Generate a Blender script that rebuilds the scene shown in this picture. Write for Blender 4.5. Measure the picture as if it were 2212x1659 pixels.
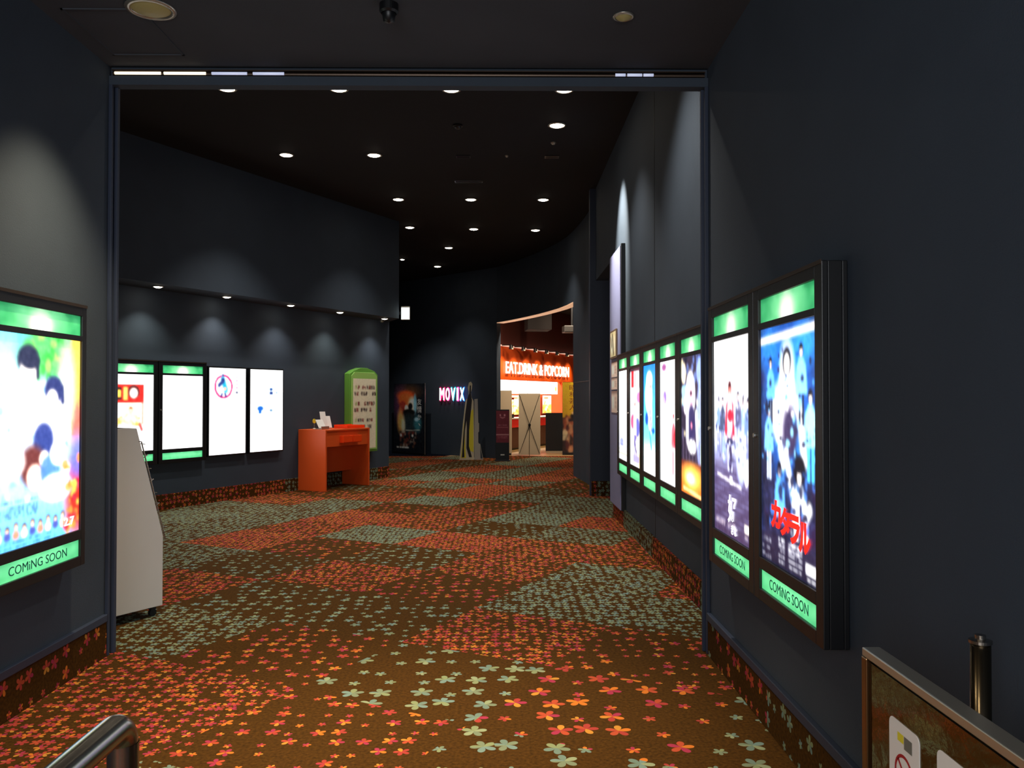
import bpy, bmesh, math, random
import numpy as np
from mathutils import Vector, Matrix

random.seed(7)
D = bpy.data
for o in list(D.objects):
    D.objects.remove(o, do_unlink=True)
SC = bpy.context.scene
COL = SC.collection
PI = math.pi

# ------------------------------------------------------------------ camera, world, exposure
CAM_H = 1.6
cd = D.cameras.new('camera')
cd.sensor_fit = 'HORIZONTAL'
cd.sensor_width = 36.0
cd.lens = 36.0 * 1790 / 2212
cd.clip_start = 0.05
cd.clip_end = 200
cam = D.objects.new('camera', cd)
COL.objects.link(cam)
cam.location = (0, 0, CAM_H)
cam.rotation_euler = (math.radians(90.912), 0, math.radians(-0.576))
SC.camera = cam
wd = D.worlds.new('world')
SC.world = wd
wd.use_nodes = True
wd.node_tree.nodes['Background'].inputs[0].default_value = (0.5, 0.6, 0.9, 1)
wd.node_tree.nodes['Background'].inputs[1].default_value = 0.004
SC.view_settings.view_transform = 'Standard'
SC.view_settings.look = 'None'
SC.view_settings.exposure = 0.0
SC.view_settings.gamma = 1
SC.view_settings.use_curve_mapping = False


def lamp(kind, name, loc, power, color=(1, 1, 1), target=None, parent=None, **kw):
    l = D.lights.new(name, kind)
    l.energy = power
    l.color = color
    for k, v in kw.items():
        setattr(l, k, v)
    o = D.objects.new(name, l)
    COL.objects.link(o)
    o.location = loc
    if target is not None:
        d = Vector(target) - Vector(loc)
        o.rotation_euler = d.to_track_quat('-Z', 'Y').to_euler()
    if parent:
        o.parent = parent
    return o


WARM = (1.0, 0.82, 0.54)
NEUT = (1.0, 0.95, 0.87)
COOL = (0.80, 0.88, 1.0)
ZN, ZH = 3.67, 5.0          # near ceiling, hall ceiling
# light levels
P_NEAR, P_HALL, P_SOFFIT, P_SHOP = 210, 140, 40, 90
# unseen area light behind the camera, raised to brighten the near walls
lamp('AREA', 'near_wall_fill', (-0.9, -2.6, 2.3), 165, (.93, .96, 1.), target=(-0.8, 5, 1.7), shape='RECTANGLE', size=3.2, size_y=2.2)
# rows of the same downlights nearer than the lintel lets one see
for x, k in ((-1.82, .6), (-0.58, .6), (0.67, 2.4)):
    lamp('SPOT', 'downlight_beam', (x, 6.6, ZH - .05), P_HALL * k, NEUT, target=(x, 6.6, 0), spot_size=1.75, spot_blend=.8, shadow_soft_size=.06)
for x, y, k in ((-1.5, 2.2, .8), (-0.8, .6, .5), (-0.6, -1.6, .4)):
    lamp('SPOT', 'downlight_beam', (x, y, ZN - .05), P_NEAR * k, WARM, target=(x, y, 0), spot_size=1.7, spot_blend=.8, shadow_soft_size=.06)


# ------------------------------------------------------------------ materials
MATS = {}


def srgb(c):
    if isinstance(c, str):
        c = c.lstrip('#')
        c = tuple(int(c[i:i + 2], 16) / 255 for i in (0, 2, 4))
    return tuple((v / 12.92 if v <= .04045 else ((v + .055) / 1.055) ** 2.4) for v in c)


def mat(name, col, rough=.6, metal=0., emit=None, es=0., bump=0., bscale=40., var=0., spec=.5, trans=0., coat=0.):
    if name in MATS:
        return MATS[name]
    m = D.materials.new(name)
    m.use_nodes = True
    nt = m.node_tree
    b = nt.nodes['Principled BSDF']
    c = srgb(col)
    b.inputs['Base Color'].default_value = (*c, 1)
    b.inputs['Roughness'].default_value = rough
    b.inputs['Metallic'].default_value = metal
    b.inputs['Specular IOR Level'].default_value = spec
    b.inputs['Transmission Weight'].default_value = trans
    b.inputs['Coat Weight'].default_value = coat
    if emit is not None:
        b.inputs['Emission Color'].default_value = (*srgb(emit), 1)
        b.inputs['Emission Strength'].default_value = es
    if bump or var:
        tc = nt.nodes.new('ShaderNodeTexCoord')
        n = nt.nodes.new('ShaderNodeTexNoise')
        n.inputs['Scale'].default_value = bscale
        n.inputs['Detail'].default_value = 6
        nt.links.new(tc.outputs['Object'], n.inputs['Vector'])
        if bump:
            bp = nt.nodes.new('ShaderNodeBump')
            bp.inputs['Strength'].default_value = bump
            bp.inputs['Distance'].default_value = .004
            nt.links.new(n.outputs['Fac'], bp.inputs['Height'])
            nt.links.new(bp.outputs[0], b.inputs['Normal'])
        if var:
            n2 = nt.nodes.new('ShaderNodeTexNoise')
            n2.inputs['Scale'].default_value = 2.5
            n2.inputs['Detail'].default_value = 5
            nt.links.new(tc.outputs['Object'], n2.inputs['Vector'])
            mr = nt.nodes.new('ShaderNodeMapRange')
            mr.inputs[1].default_value = .3
            mr.inputs[2].default_value = .7
            mr.inputs[3].default_value = 1 - var
            mr.inputs[4].default_value = 1 + var
            nt.links.new(n2.outputs['Fac'], mr.inputs[0])
            mx = nt.nodes.new('ShaderNodeVectorMath')
            mx.operation = 'SCALE'
            mx.inputs[0].default_value = c
            nt.links.new(mr.outputs[0], mx.inputs['Scale'])
            nt.links.new(mx.outputs[0], b.inputs['Base Color'])
    MATS[name] = m
    return m


NAVY = mat('navy_wall_paint', '#3a434e', .75, bump=.25, bscale=160, var=.06, spec=.3)
NAVY2 = mat('navy_trim_paint', '#30384a', .5, bump=.1, bscale=80, spec=.4)
LAV = mat('lavender_grey_door_paint_lit', '#8585a8', .6, bump=.1, bscale=120, var=.03)  # wall paint lightened for the door, where the spotlight falls strongly
CEIL = mat('charcoal_ceiling', '#2b2a2a', .9, bump=.3, bscale=220, var=.05, spec=.2)
CEILN = mat('charcoal_grey_ceiling', '#474a50', .9, bump=.3, bscale=220, var=.05, spec=.2)
BLACK = mat('black_metal', '#0d0e11', .4, .0, bump=.05, bscale=90)
BLACK2 = mat('black_housing', '#0c0d10', .45, bump=.05, bscale=60, spec=.4)
RUB = mat('black_rubber', '#101010', .8, bump=.1)
STEEL = mat('brushed_steel', '#a8a29a', .24, 1., bump=.04, bscale=30)
STEELP = mat('polished_steel', '#6f695d', .09, 1., bump=.9, bscale=6)
ALU = mat('satin_aluminium', '#c9c2b4', .38, .9, bump=.03)
WHITEP = mat('white_laminate', '#c4c0bd', .5, bump=.04, bscale=60, var=.02)
ORANGE = mat('orange_laminate', '#e0571f', .42, bump=.05, bscale=50, var=.03, spec=.5)
ORANGE2 = mat('bright_orange_plastic', '#ff4a12', .35, bump=.03)
GREENB = mat('green_board', '#69a33f', .5, bump=.05, bscale=30, var=.05)
LIME = mat('lime_board', '#9cc765', .5, bump=.05, bscale=30, var=.05)
PAPER = mat('white_paper', '#e8e2dc', .7, bump=.05)
YEL = mat('yellow_card', '#e2d232', .6, bump=.05)
DARKRED = mat('dark_red_panel', '#7d1a2c', .5, bump=.05, var=.04)
SHOPOR = mat('shop_orange_paint', '#d9541c', .55, bump=.08, bscale=50, var=.04)
SHOPRED = mat('shop_maroon_paint', '#4c1a0e', .8, bump=.1, bscale=50, var=.06)
SHOPDK = mat('shop_dark_ceiling', '#1a1412', .9, bump=.1, var=.05)
BROWN = mat('brown_counter_front', '#5a3a2e', .5, bump=.1, bscale=30, var=.1)
CREAM = mat('cream_banner_back', '#c3b295', .6, bump=.05, var=.03)
TILE = mat('cream_floor_tile', '#c9a778', .3, bump=.05, bscale=12, var=.08)
CHARB = mat('charcoal_banner', '#14171c', .7, bump=.1)
LENS = mat('lamp_lens', '#ffffff', .5, emit='#fff2dd', es=26, bump=.01)
LENSC = mat('lamp_lens_dim', '#8d8052', .5, emit='#9a8a55', es=.12, bump=.01)
REFL = mat('reflector_ring', '#b9b3a6', .35, .8, bump=.02)
LINEBRN = mat('bronze_rail', '#54463c', .4, .8, bump=.05)
GREENL = mat('green_lit_panel', '#2f9a5c', .4, emit='#46c078', es=.75, bump=.02)
GREENH = mat('pale_green_lit_print', '#b8ffd0', .4, emit='#d6ffdc', es=2.2, bump=.02)
TEAL = mat('teal_lettering', '#1f7a72', .5, bump=.02)


# ------------------------------------------------------------------ mesh helpers
class MB:
    def __init__(s):
        s.v, s.f, s.m, s.uv = [], [], [], []

    def face(s, pts, mi=0, uv=None):
        n = len(s.v)
        s.v += [tuple(p) for p in pts]
        s.f.append(tuple(range(n, n + len(pts))))
        s.m.append(mi)
        s.uv.append(uv or [(p[0], p[1]) for p in pts])

    def box(s, x0, x1, y0, y1, z0, z1, mi=0):
        c = [(x0, y0, z0), (x1, y0, z0), (x1, y1, z0), (x0, y1, z0), (x0, y0, z1), (x1, y0, z1), (x1, y1, z1), (x0, y1, z1)]
        n = len(s.v)
        s.v += c
        for q in ((0, 3, 2, 1), (4, 5, 6, 7), (0, 1, 5, 4), (1, 2, 6, 5), (2, 3, 7, 6), (3, 0, 4, 7)):
            s.f.append(tuple(n + k for k in q))
            s.m.append(mi)
            s.uv.append([(c[k][0] + c[k][1], c[k][2]) for k in q])
        return s

    def prism(s, poly, z0, z1, mi=0, axis='z'):
        """poly in 2D, extruded; axis z: (x,y)->z ; axis y: (x,z) extruded along y from z0 to z1 ; axis x: (y,z) along x"""
        def P(a, b, t):
            return (a, b, t) if axis == 'z' else ((a, t, b) if axis == 'y' else (t, a, b))
        n = len(s.v)
        k = len(poly)
        s.v += [P(a, b, z0) for a, b in poly] + [P(a, b, z1) for a, b in poly]
        fs = [tuple(range(n + k - 1, n - 1, -1)), tuple(range(n + k, n + 2 * k))]
        for i in range(k):
            j = (i + 1) % k
            fs.append((n + i, n + j, n + k + j, n + k + i))
        for q in fs:
            s.f.append(q)
            s.m.append(mi)
            s.uv.append([(s.v[t][0], s.v[t][2]) for t in q])
        return s

    def lathe(s, prof, cx=0, cy=0, seg=28, mi=0):
        n = len(s.v)
        k = len(prof)
        for i in range(seg):
            a = 2 * PI * i / seg
            s.v += [(cx + r * math.cos(a), cy + r * math.sin(a), z) for r, z in prof]
        for i in range(seg):
            j = (i + 1) % seg
            for t in range(k - 1):
                q = (n + i * k + t, n + j * k + t, n + j * k + t + 1, n + i * k + t + 1)
                s.f.append(q)
                s.m.append(mi)
                s.uv.append([(0, 0)] * 4)
        return s

    def tube(s, pts, r, seg=14, mi=0, cap=True):
        pts = [Vector(p) for p in pts]
        n0 = len(s.v)
        up = None
        for i, p in enumerate(pts):
            t = (pts[min(i + 1, len(pts) - 1)] - pts[max(i - 1, 0)]).normalized()
            if up is None:
                up = Vector((0, 0, 1)) if abs(t.z) < .9 else Vector((1, 0, 0))
            a = t.cross(up).normalized()
            b = a.cross(t).normalized()
            up = b
            for k in range(seg):
                w = 2 * PI * k / seg
                s.v.append(tuple(p + a * r * math.cos(w) + b * r * math.sin(w)))
        for i in range(len(pts) - 1):
            for k in range(seg):
                l = (k + 1) % seg
                q = (n0 + i * seg + k, n0 + i * seg + l, n0 + (i + 1) * seg + l, n0 + (i + 1) * seg + k)
                s.f.append(q)
                s.m.append(mi)
                s.uv.append([(0, 0)] * 4)
        if cap:
            for b0 in (n0, n0 + (len(pts) - 1) * seg):
                s.f.append(tuple(b0 + k for k in range(seg)))
                s.m.append(mi)
                s.uv.append([(0, 0)] * seg)
        return s

    def build(s, name, m, parent=None, bevel=0., smooth=False, loc=None, rotz=None, **props):
        me = D.meshes.new(name)
        me.from_pydata(s.v, [], s.f)
        ms = m if isinstance(m, (list, tuple)) else [m]
        for q in ms:
            me.materials.append(q)
        me.polygons.foreach_set('material_index', s.m)
        ul = me.uv_layers.new(name='UVMap')
        flat = [c for u in s.uv for p in u for c in p]
        ul.data.foreach_set('uv', flat)
        me.update()
        bm = bmesh.new()
        bm.from_mesh(me)
        bmesh.ops.recalc_face_normals(bm, faces=bm.faces)
        bm.to_mesh(me)
        bm.free()
        o = D.objects.new(name, me)
        COL.objects.link(o)
        if parent:
            o.parent = parent
        if loc:
            o.location = loc
        if rotz is not None:
            o.rotation_euler = (0, 0, rotz)
        if bevel:
            md = o.modifiers.new('bevel', 'BEVEL')
            md.width = bevel
            md.segments = 2
            md.limit_method = 'ANGLE'
        if smooth:
            for p in me.polygons:
                p.use_smooth = True
        for k, v in props.items():
            o[k] = v
        return o


def thing(name, label, cat, loc=(0, 0, 0), rotz=0., group=None):
    o = D.objects.new(name, None)
    o.empty_display_size = .1
    COL.objects.link(o)
    o.location = loc
    o.rotation_euler = (0, 0, rotz)
    tag(o, label, cat, group)
    return o


def tag(o, label, cat, group=None, kind=None):
    o['label'] = label
    o['category'] = cat
    if group:
        o['group'] = group
    if kind:
        o['kind'] = kind
    return o


def struct(name, mb, m, **kw):
    o = mb.build(name, m, **kw)
    o['kind'] = 'structure'
    return o


def box(name, x0, x1, y0, y1, z0, z1, m, parent=None, bevel=0., **kw):
    return MB().box(x0, x1, y0, y1, z0, z1).build(name, m, parent, bevel=bevel, **kw)


_fc = {}


def textmesh(txt, w=None, h=None, extrude=.004, bold=0.):
    """mesh of a line of writing standing in the XZ plane, facing -Y, centred; fitted to width w and/or height h"""
    cu = D.curves.new('txt', 'FONT')
    cu.body = txt
    cu.size = 1
    cu.offset = bold
    cu.resolution_u = 3
    to = D.objects.new('txt', cu)
    COL.objects.link(to)
    bpy.context.view_layer.update()
    me = D.meshes.new_from_object(to.evaluated_get(bpy.context.evaluated_depsgraph_get()))
    D.objects.remove(to, do_unlink=True)
    v = np.array([tuple(p.co) for p in me.vertices])
    if len(v) == 0:
        return MB()
    mn, mx = v.min(0), v.max(0)
    c = (mn + mx) / 2
    sz = mx - mn
    sx = (w / sz[0]) if w else None
    sy = (h / sz[1]) if h else None
    sx = sx or sy
    sy = sy or sx
    mb = MB()
    front = [((p[0] - c[0]) * sx, -extrude, (p[1] - c[1]) * sy) for p in v]
    mb.v = list(front)
    for p in me.polygons:
        mb.f.append(tuple(p.vertices))
    if extrude > .0005:
        n = len(front)
        mb.v += [(a, 0, b) for a, _, b in front]
        ec = {}
        for p in me.polygons:
            vs = list(p.vertices)
            for i in range(len(vs)):
                a, b = vs[i], vs[(i + 1) % len(vs)]
                ec[(a, b)] = 1
        for (a, b) in ec:
            if (b, a) not in ec:
                mb.f.append((a, b, n + b, n + a))
    mb.m = [0] * len(mb.f)
    mb.uv = [[(0, 0)] * len(f) for f in mb.f]
    return mb


def shift(mb, dx, dy, dz):
    mb.v = [(a + dx, b + dy, c + dz) for a, b, c in mb.v]
    return mb


# ------------------------------------------------------------------ printed pictures (colour per vertex of a fine grid)
class Art:
    def __init__(s, w=64, h=90, bg=(1, 1, 1)):
        s.w, s.h = w, h
        s.a = np.zeros((h, w, 3)) + np.array(bg)
        yy, xx = np.mgrid[0:h, 0:w]
        s.x = (xx + .5) / w
        s.y = (yy + .5) / h
        s.rs = np.random.RandomState(11)

    def put(s, mask, c, a=1.):
        m = (np.clip(mask, 0, 1) * a)[..., None]
        s.a = s.a * (1 - m) + np.array(c) * m
        return s

    def grad(s, c0, c1, y0=0, y1=1):
        t = np.clip((s.y - y0) / (y1 - y0), 0, 1)[..., None]
        m = ((s.y >= y0) & (s.y <= y1))[..., None]
        s.a = np.where(m, np.array(c0) * (1 - t) + np.array(c1) * t, s.a)
        return s

    def rect(s, x0, y0, x1, y1, c, a=1.):
        return s.put(((s.x >= x0) & (s.x <= x1) & (s.y >= y0) & (s.y <= y1)).astype(float), c, a)

    def ell(s, cx, cy, rx, ry, c, a=1., soft=.15, rot=0.):
        dx, dy = s.x - cx, (s.y - cy)
        if rot:
            dyy = dy * 1.4
            dx, dyy = dx * math.cos(rot) + dyy * math.sin(rot), -dx * math.sin(rot) + dyy * math.cos(rot)
            dy = dyy / 1.4
        r = np.sqrt((dx / rx) ** 2 + (dy / ry) ** 2)
        return s.put((1 + soft - r) / (2 * soft), c, a)

    def line(s, x0, y0, x1, y1, t, c, a=1.):
        px, py = s.x - x0, s.y - y0
        vx, vy = x1 - x0, y1 - y0
        u = np.clip((px * vx + py * vy) / (vx * vx + vy * vy + 1e-9), 0, 1)
        d = np.sqrt((px - u * vx) ** 2 + ((py - u * vy) * 1.4) ** 2)
        return s.put(1.5 - d / t, c, a)

    def person(s, cx, cy, k, hair, skin, cloth, lean=0., legs=None):
        """head centre at cx,cy ; k = head half height in poster heights"""
        s.ell(cx + lean * k * 2, cy + 3.6 * k, 2.7 * k, 2.9 * k, cloth)
        s.rect(cx - 2.3 * k + lean * k * 2, cy + 3.4 * k, cx + 2.3 * k + lean * k * 2, cy + 7 * k, cloth)
        if legs is not None:
            s.rect(cx - 1.9 * k, cy + 7 * k, cx - .3 * k, cy + 12 * k, legs)
            s.rect(cx + .3 * k, cy + 7 * k, cx + 1.9 * k, cy + 12 * k, legs)
        s.line(cx - 2.2 * k, cy + 2.6 * k, cx - 3. * k, cy + 6.4 * k, .9 * k, cloth)
        s.line(cx + 2.2 * k, cy + 2.6 * k, cx + 3. * k, cy + 6.4 * k, .9 * k, cloth)
        s.ell(cx, cy - .15 * k, 1.35 * k, 1.15 * k, hair)
        s.ell(cx, cy + .1 * k, .95 * k, .85 * k, skin)
        s.ell(cx - .1 * k, cy - .8 * k, 1.1 * k, .5 * k, hair)
        s.ell(cx - .4 * k, cy + .05 * k, .2 * k, .1 * k, hair)
        s.ell(cx + .4 * k, cy + .05 * k, .2 * k, .1 * k, hair)
        s.ell(cx, cy + .55 * k, .3 * k, .08 * k, (.75, .25, .25))
        return s

    def words(s, x0, x1, y, t, c, dens=.75):
        n = int((x1 - x0) * s.w)
        for i in range(n):
            if s.rs.rand() < dens:
                x = x0 + (x1 - x0) * i / n
                s.rect(x, y, x + .9 / s.w, y + t, c)
        return s

    def speck(s, x0, y0, x1, y1, cols, n=60, r=.02):
        for i in range(n):
            s.ell(x0 + (x1 - x0) * s.rs.rand(), y0 + (y1 - y0) * s.rs.rand(), r * (.4 + s.rs.rand()), r * (.3 + .6 * s.rs.rand()), cols[s.rs.randint(len(cols))], .8)
        return s

    def build(s, name, w, h, m, parent, y=0., z0=0., x0=None, blur=1, gain=1.06):
        """upright print facing -Y, x from x0 (default centred), bottom at z0"""
        W, H = s.w, s.h
        if x0 is None:
            x0 = -w / 2
        xs = x0 + np.arange(W + 1) / W * w
        zs = z0 + h - np.arange(H + 1) / H * h
        v = [(float(a), y, float(b)) for b in zs for a in xs]
        f = []
        for j in range(H):
            for i in range(W):
                q = j * (W + 1) + i
                f.append((q, q + W + 1, q + W + 2, q + 1))
        me = D.meshes.new(name)
        me.from_pydata(v, [], f)
        me.materials.append(m)
        ca = me.color_attributes.new('print', 'FLOAT_COLOR', 'CORNER')
        nz = s.rs.rand(H, W, 1) * .10 - .05
        s.a = s.a + nz
        for _ in range(blur):
            q = np.pad(s.a, ((1, 1), (1, 1), (0, 0)), 'edge')
            s.a = (q[:-2, 1:-1] + q[2:, 1:-1] + q[1:-1, :-2] + q[1:-1, 2:] + 2 * s.a) / 6
        s.a = np.clip(s.a * gain, 0, 1)
        lin = np.where(s.a <= .04045, s.a / 12.92, ((np.clip(s.a, 0, 1) + .055) / 1.055) ** 2.4)
        # soften the print a little: average at grid points
        pad = np.pad(lin, ((1, 1), (1, 1), (0, 0)), 'edge')
        vt = (pad[:-1, :-1] + pad[1:, :-1] + pad[:-1, 1:] + pad[1:, 1:]) / 4
        idx = np.array(f).reshape(-1)
        cols = np.ones((len(idx), 4), dtype=np.float32)
        cols[:, :3] = vt.reshape(-1, 3)[idx]
        ca.data.foreach_set('color', cols.reshape(-1))
        me.update()
        o = D.objects.new(name, me)
        COL.objects.link(o)
        if parent:
            o.parent = parent
        return o


def printmat(name, es, rough=.35):
    m = D.materials.new(name)
    m.use_nodes = True
    nt = m.node_tree
    b = nt.nodes['Principled BSDF']
    at = nt.nodes.new('ShaderNodeAttribute')
    at.attribute_name = 'print'
    nt.links.new(at.outputs['Color'], b.inputs['Base Color'])
    b.inputs['Roughness'].default_value = rough
    if es:
        nt.links.new(at.outputs['Color'], b.inputs['Emission Color'])
        b.inputs['Emission Strength'].default_value = es
    return m


LIT = printmat('backlit_poster_print', 2.0)
LIT2 = printmat('backlit_poster_print_soft', 1.5)
LITG = printmat('backlit_green_print', 1.0)
SCREEN = printmat('signage_screen', 1.35)
PRINT = printmat('paper_print', 0, .5)
PRINTL = printmat('lit_menu_print', 2.4)


# ------------------------------------------------------------------ carpet
def carpet(name, kind, scale, size, smallp, dens):
    """kind R or G ; scale = flowers per metre ; size = petal reach in cells ; dens = share of cells that carry a flower"""
    m = D.materials.new(name)
    m.use_nodes = True
    nt = m.node_tree
    N = nt.nodes
    L = nt.links
    b = N['Principled BSDF']
    b.inputs['Roughness'].default_value = .95
    b.inputs['Specular IOR Level'].default_value = .04
    b.inputs['Sheen Weight'].default_value = 0.

    def math_(op, *a):
        n = N.new('ShaderNodeMath')
        n.operation = op
        for i, v in enumerate(a):
            if isinstance(v, (int, float)):
                n.inputs[i].default_value = v
            else:
                L.new(v, n.inputs[i])
        return n.outputs[0]
    uv = N.new('ShaderNodeUVMap')
    uv.uv_map = 'UVMap'
    sc = N.new('ShaderNodeVectorMath')
    sc.operation = 'SCALE'
    sc.inputs['Scale'].default_value = scale
    L.new(uv.outputs[0], sc.inputs[0])
    vo = N.new('ShaderNodeTexVoronoi')
    vo.voronoi_dimensions = '2D'
    vo.inputs['Scale'].default_value = 1
    vo.inputs['Randomness'].default_value = .55
    L.new(sc.outputs[0], vo.inputs['Vector'])
    sub = N.new('ShaderNodeVectorMath')
    sub.operation = 'SUBTRACT'
    L.new(sc.outputs[0], sub.inputs[0])
    L.new(vo.outputs['Position'], sub.inputs[1])
    sx = N.new('ShaderNodeSeparateXYZ')
    L.new(sub.outputs[0], sx.inputs[0])
    sc3 = N.new('ShaderNodeSeparateColor')
    L.new(vo.outputs['Color'], sc3.inputs[0])
    rr, rg, rb = sc3.outputs
    r = math_('SQRT', math_('ADD', math_('MULTIPLY', sx.outputs[0], sx.outputs[0]), math_('MULTIPLY', sx.outputs[1], sx.outputs[1])))
    th = math_('ADD', math_('ARCTAN2', sx.outputs[1], sx.outputs[0]), math_('MULTIPLY', rr, 6.283))
    lob = math_('ABSOLUTE', math_('COSINE', math_('MULTIPLY', th, 2.5)))
    big = math_('GREATER_THAN', rg, smallp)
    R = math_('MULTIPLY', math_('ADD', math_('MULTIPLY', big, .45), .55), size)
    lim = math_('MULTIPLY', R, math_('ADD', math_('MULTIPLY', math_('POWER', lob, .7), .78), .16))
    inside = math_('LESS_THAN', r, lim)
    on = math_('LESS_THAN', rb, dens)
    mask = math_('MULTIPLY', inside, on)
    pet = math_('FLOOR', math_('ADD', math_('DIVIDE', th, 1.2566), .5))
    wn = N.new('ShaderNodeTexWhiteNoise')
    wn.noise_dimensions = '1D'
    L.new(math_('ADD', math_('MULTIPLY', pet, 3.7), math_('MULTIPLY', rg, 91.3)), wn.inputs['W'])
    cr = N.new('ShaderNodeValToRGB')
    cr.color_ramp.interpolation = 'CONSTANT'
    e = cr.color_ramp.elements
    if kind == 'R':
        cs = [(0, '#a03c34'), (.30, '#ae4a30'), (.52, '#9c334a'), (.70, '#c66e2a'), (.88, '#bc8034')]
    else:
        cs = [(0, '#747e64'), (.30, '#6b7d70'), (.52, '#808862'), (.70, '#70857c'), (.88, '#8a9270')]
    e[0].position = 0
    e[0].color = (*srgb(cs[0][1]), 1)
    e[1].position = cs[1][0]
    e[1].color = (*srgb(cs[1][1]), 1)
    for p, c in cs[2:]:
        q = e.new(p)
        q.color = (*srgb(c), 1)
    L.new(wn.outputs['Value'], cr.inputs[0])
    no = N.new('ShaderNodeTexNoise')
    no.inputs['Scale'].default_value = 60
    no.inputs['Detail'].default_value = 4
    L.new(uv.outputs[0], no.inputs['Vector'])
    br = N.new('ShaderNodeValToRGB')
    br.color_ramp.elements[0].position = .3
    br.color_ramp.elements[0].color = (*srgb('#36230d'), 1)
    br.color_ramp.elements[1].position = .7
    br.color_ramp.elements[1].color = (*srgb('#513413'), 1)
    L.new(no.outputs['Fac'], br.inputs[0])
    mx = N.new('ShaderNodeMix')
    mx.data_type = 'RGBA'
    L.new(mask, mx.inputs['Factor'])
    L.new(br.outputs[0], mx.inputs[6])
    L.new(cr.outputs[0], mx.inputs[7])
    L.new(mx.outputs[2], b.inputs['Base Color'])
    bp = N.new('ShaderNodeBump')
    bp.inputs['Strength'].default_value = .3
    bp.inputs['Distance'].default_value = .003
    n3 = N.new('ShaderNodeTexNoise')
    n3.inputs['Scale'].default_value = 400
    L.new(uv.outputs[0], n3.inputs['Vector'])
    L.new(n3.outputs['Fac'], bp.inputs['Height'])
    L.new(bp.outputs[0], b.inputs['Normal'])
    return m


CK = ['R0', 'R1', 'R2', 'R3', 'G0', 'G1', 'G2', 'G3']
CARP = []
for k in CK:
    sc_, sz_, sp_, de_ = {'0': (20, .56, .15, 1.), '1': (15, .50, .3, .97), '2': (8.6, .36, .5, .9), '3': (5.6, .38, .5, .97)}[k[1]]
    CARP.append(carpet('flower_carpet_' + {'R': 'red', 'G': 'green'}[k[0]] + '_' + {'0': 'tiny', '1': 'dense', '2': 'scattered', '3': 'large'}[k[1]], k[0], sc_, sz_, sp_, de_))

E1 = (.466, .885)
E2 = (.885, -.466)
TABLE = {(-2, -2): 'R1', (-2, -1): 'R1', (-2, 0): 'R2', (-2, 1): 'G3', (-2, 2): 'G3',
         (-1, -3): 'R2', (-1, -2): 'G1', (-1, -1): 'R2', (-1, 0): 'G3', (-1, 1): 'R3', (-1, 2): 'G3',
         (0, -4): 'G1', (0, -3): 'R1', (0, -2): 'G2', (0, -1): 'G2', (0, 0): 'R1', (0, 1): 'R2', (0, 2): 'R2',
         (1, -5): 'G1', (1, -4): 'G1', (1, -3): 'G2', (1, -2): 'R1', (1, -1): 'R2', (1, 0): 'G1', (1, 1): 'G1',
         (2, -6): 'G1', (2, -5): 'G1', (2, -4): 'R0', (2, -3): 'R2', (2, -2): 'G2', (2, -1): 'R1', (2, 0): 'G1', (2, 1): 'R1',
         (3, -6): 'G0', (3, -5): 'G1', (3, -4): 'R1', (3, -3): 'G0', (3, -2): 'R0', (3, -1): 'R1', (3, 0): 'R1',
         (4, -7): 'G1', (4, -6): 'G1', (4, -5): 'G1', (4, -4): 'R0', (4, -3): 'R1', (4, -2): 'G2', (4, -1): 'G1', (4, 0): 'R1',
         (5, -7): 'R1', (5, -6): 'R1', (5, -5): 'G1', (5, -4): 'R2', (5, -3): 'R1', (5, -2): 'G0', (5, -1): 'R0', (5, 0): 'R0',
         (6, -6): 'R2', (6, -5): 'R1', (6, -4): 'G0', (6, -3): 'R2', (6, -2): 'G1', (6, -1): 'G1',
         (7, -6): 'G2', (7, -5): 'R2', (7, -4): 'R0', (7, -3): 'G1', (7, -2): 'G1', (7, -1): 'R1'}
crs = np.random.RandomState(5)


def cellkind(i, j):
    if (i, j) in TABLE:
        return CK.index(TABLE[(i, j)])
    h = ((i * 7349 + j * 9151) ^ (i * 31)) & 0xffff
    k = 'RG'[(i + j + (h >> 3) % 2) % 2] + '0112'[h % 4]
    return CK.index(k)


fl = MB()
A0, DA, B0, DB = 4.51, .98, -3.13, 1.08
for i in range(-9, 21):
    for j in range(-15, 7):
        cs = []
        for di, dj in ((0, 0), (1, 0), (1, 1), (0, 1)):
            a = A0 + DA * (i + di)
            bb = B0 + DB * (j + dj)
            cs.append((E1[0] * a + E2[0] * bb, E1[1] * a + E2[1] * bb, 0.))
        cx = sum(c[0] for c in cs) / 4
        cy = sum(c[1] for c in cs) / 4
        if not (-9 < cx < 3.6 and -4 < cy < 25):
            continue
        fl.face(cs, cellkind(i, j), [(c[0], c[1]) for c in cs])
# keep the carpet inside the building
floor = struct('floor', fl, CARP)
bm = bmesh.new()
bm.from_mesh(floor.data)
for co, no_ in (((0, -3, 0), (0, -1, 0)), ((0, 22.6, 0), (0, 1, 0)), ((3.2, 0, 0), (1, 0, 0)), ((-8, 0, 0), (-1, 0, 0))):
    bmesh.ops.bisect_plane(bm, geom=bm.verts[:] + bm.edges[:] + bm.faces[:], plane_co=co, plane_no=no_, clear_outer=True)
ex = bmesh.ops.extrude_face_region(bm, geom=bm.faces[:])
for g in ex['geom']:
    if isinstance(g, bmesh.types.BMVert):
        g.co.z -= .05
bmesh.ops.recalc_face_normals(bm, faces=bm.faces)
bm.to_mesh(floor.data)
bm.free()

shopfloor = MB().prism([(-1.6, 22.6), (5., 22.6), (5., 33), (3.9, 33), (-1.6, 21.1 + 1.5)], -.05, .0)
struct('floor_shop', shopfloor, TILE)


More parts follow.
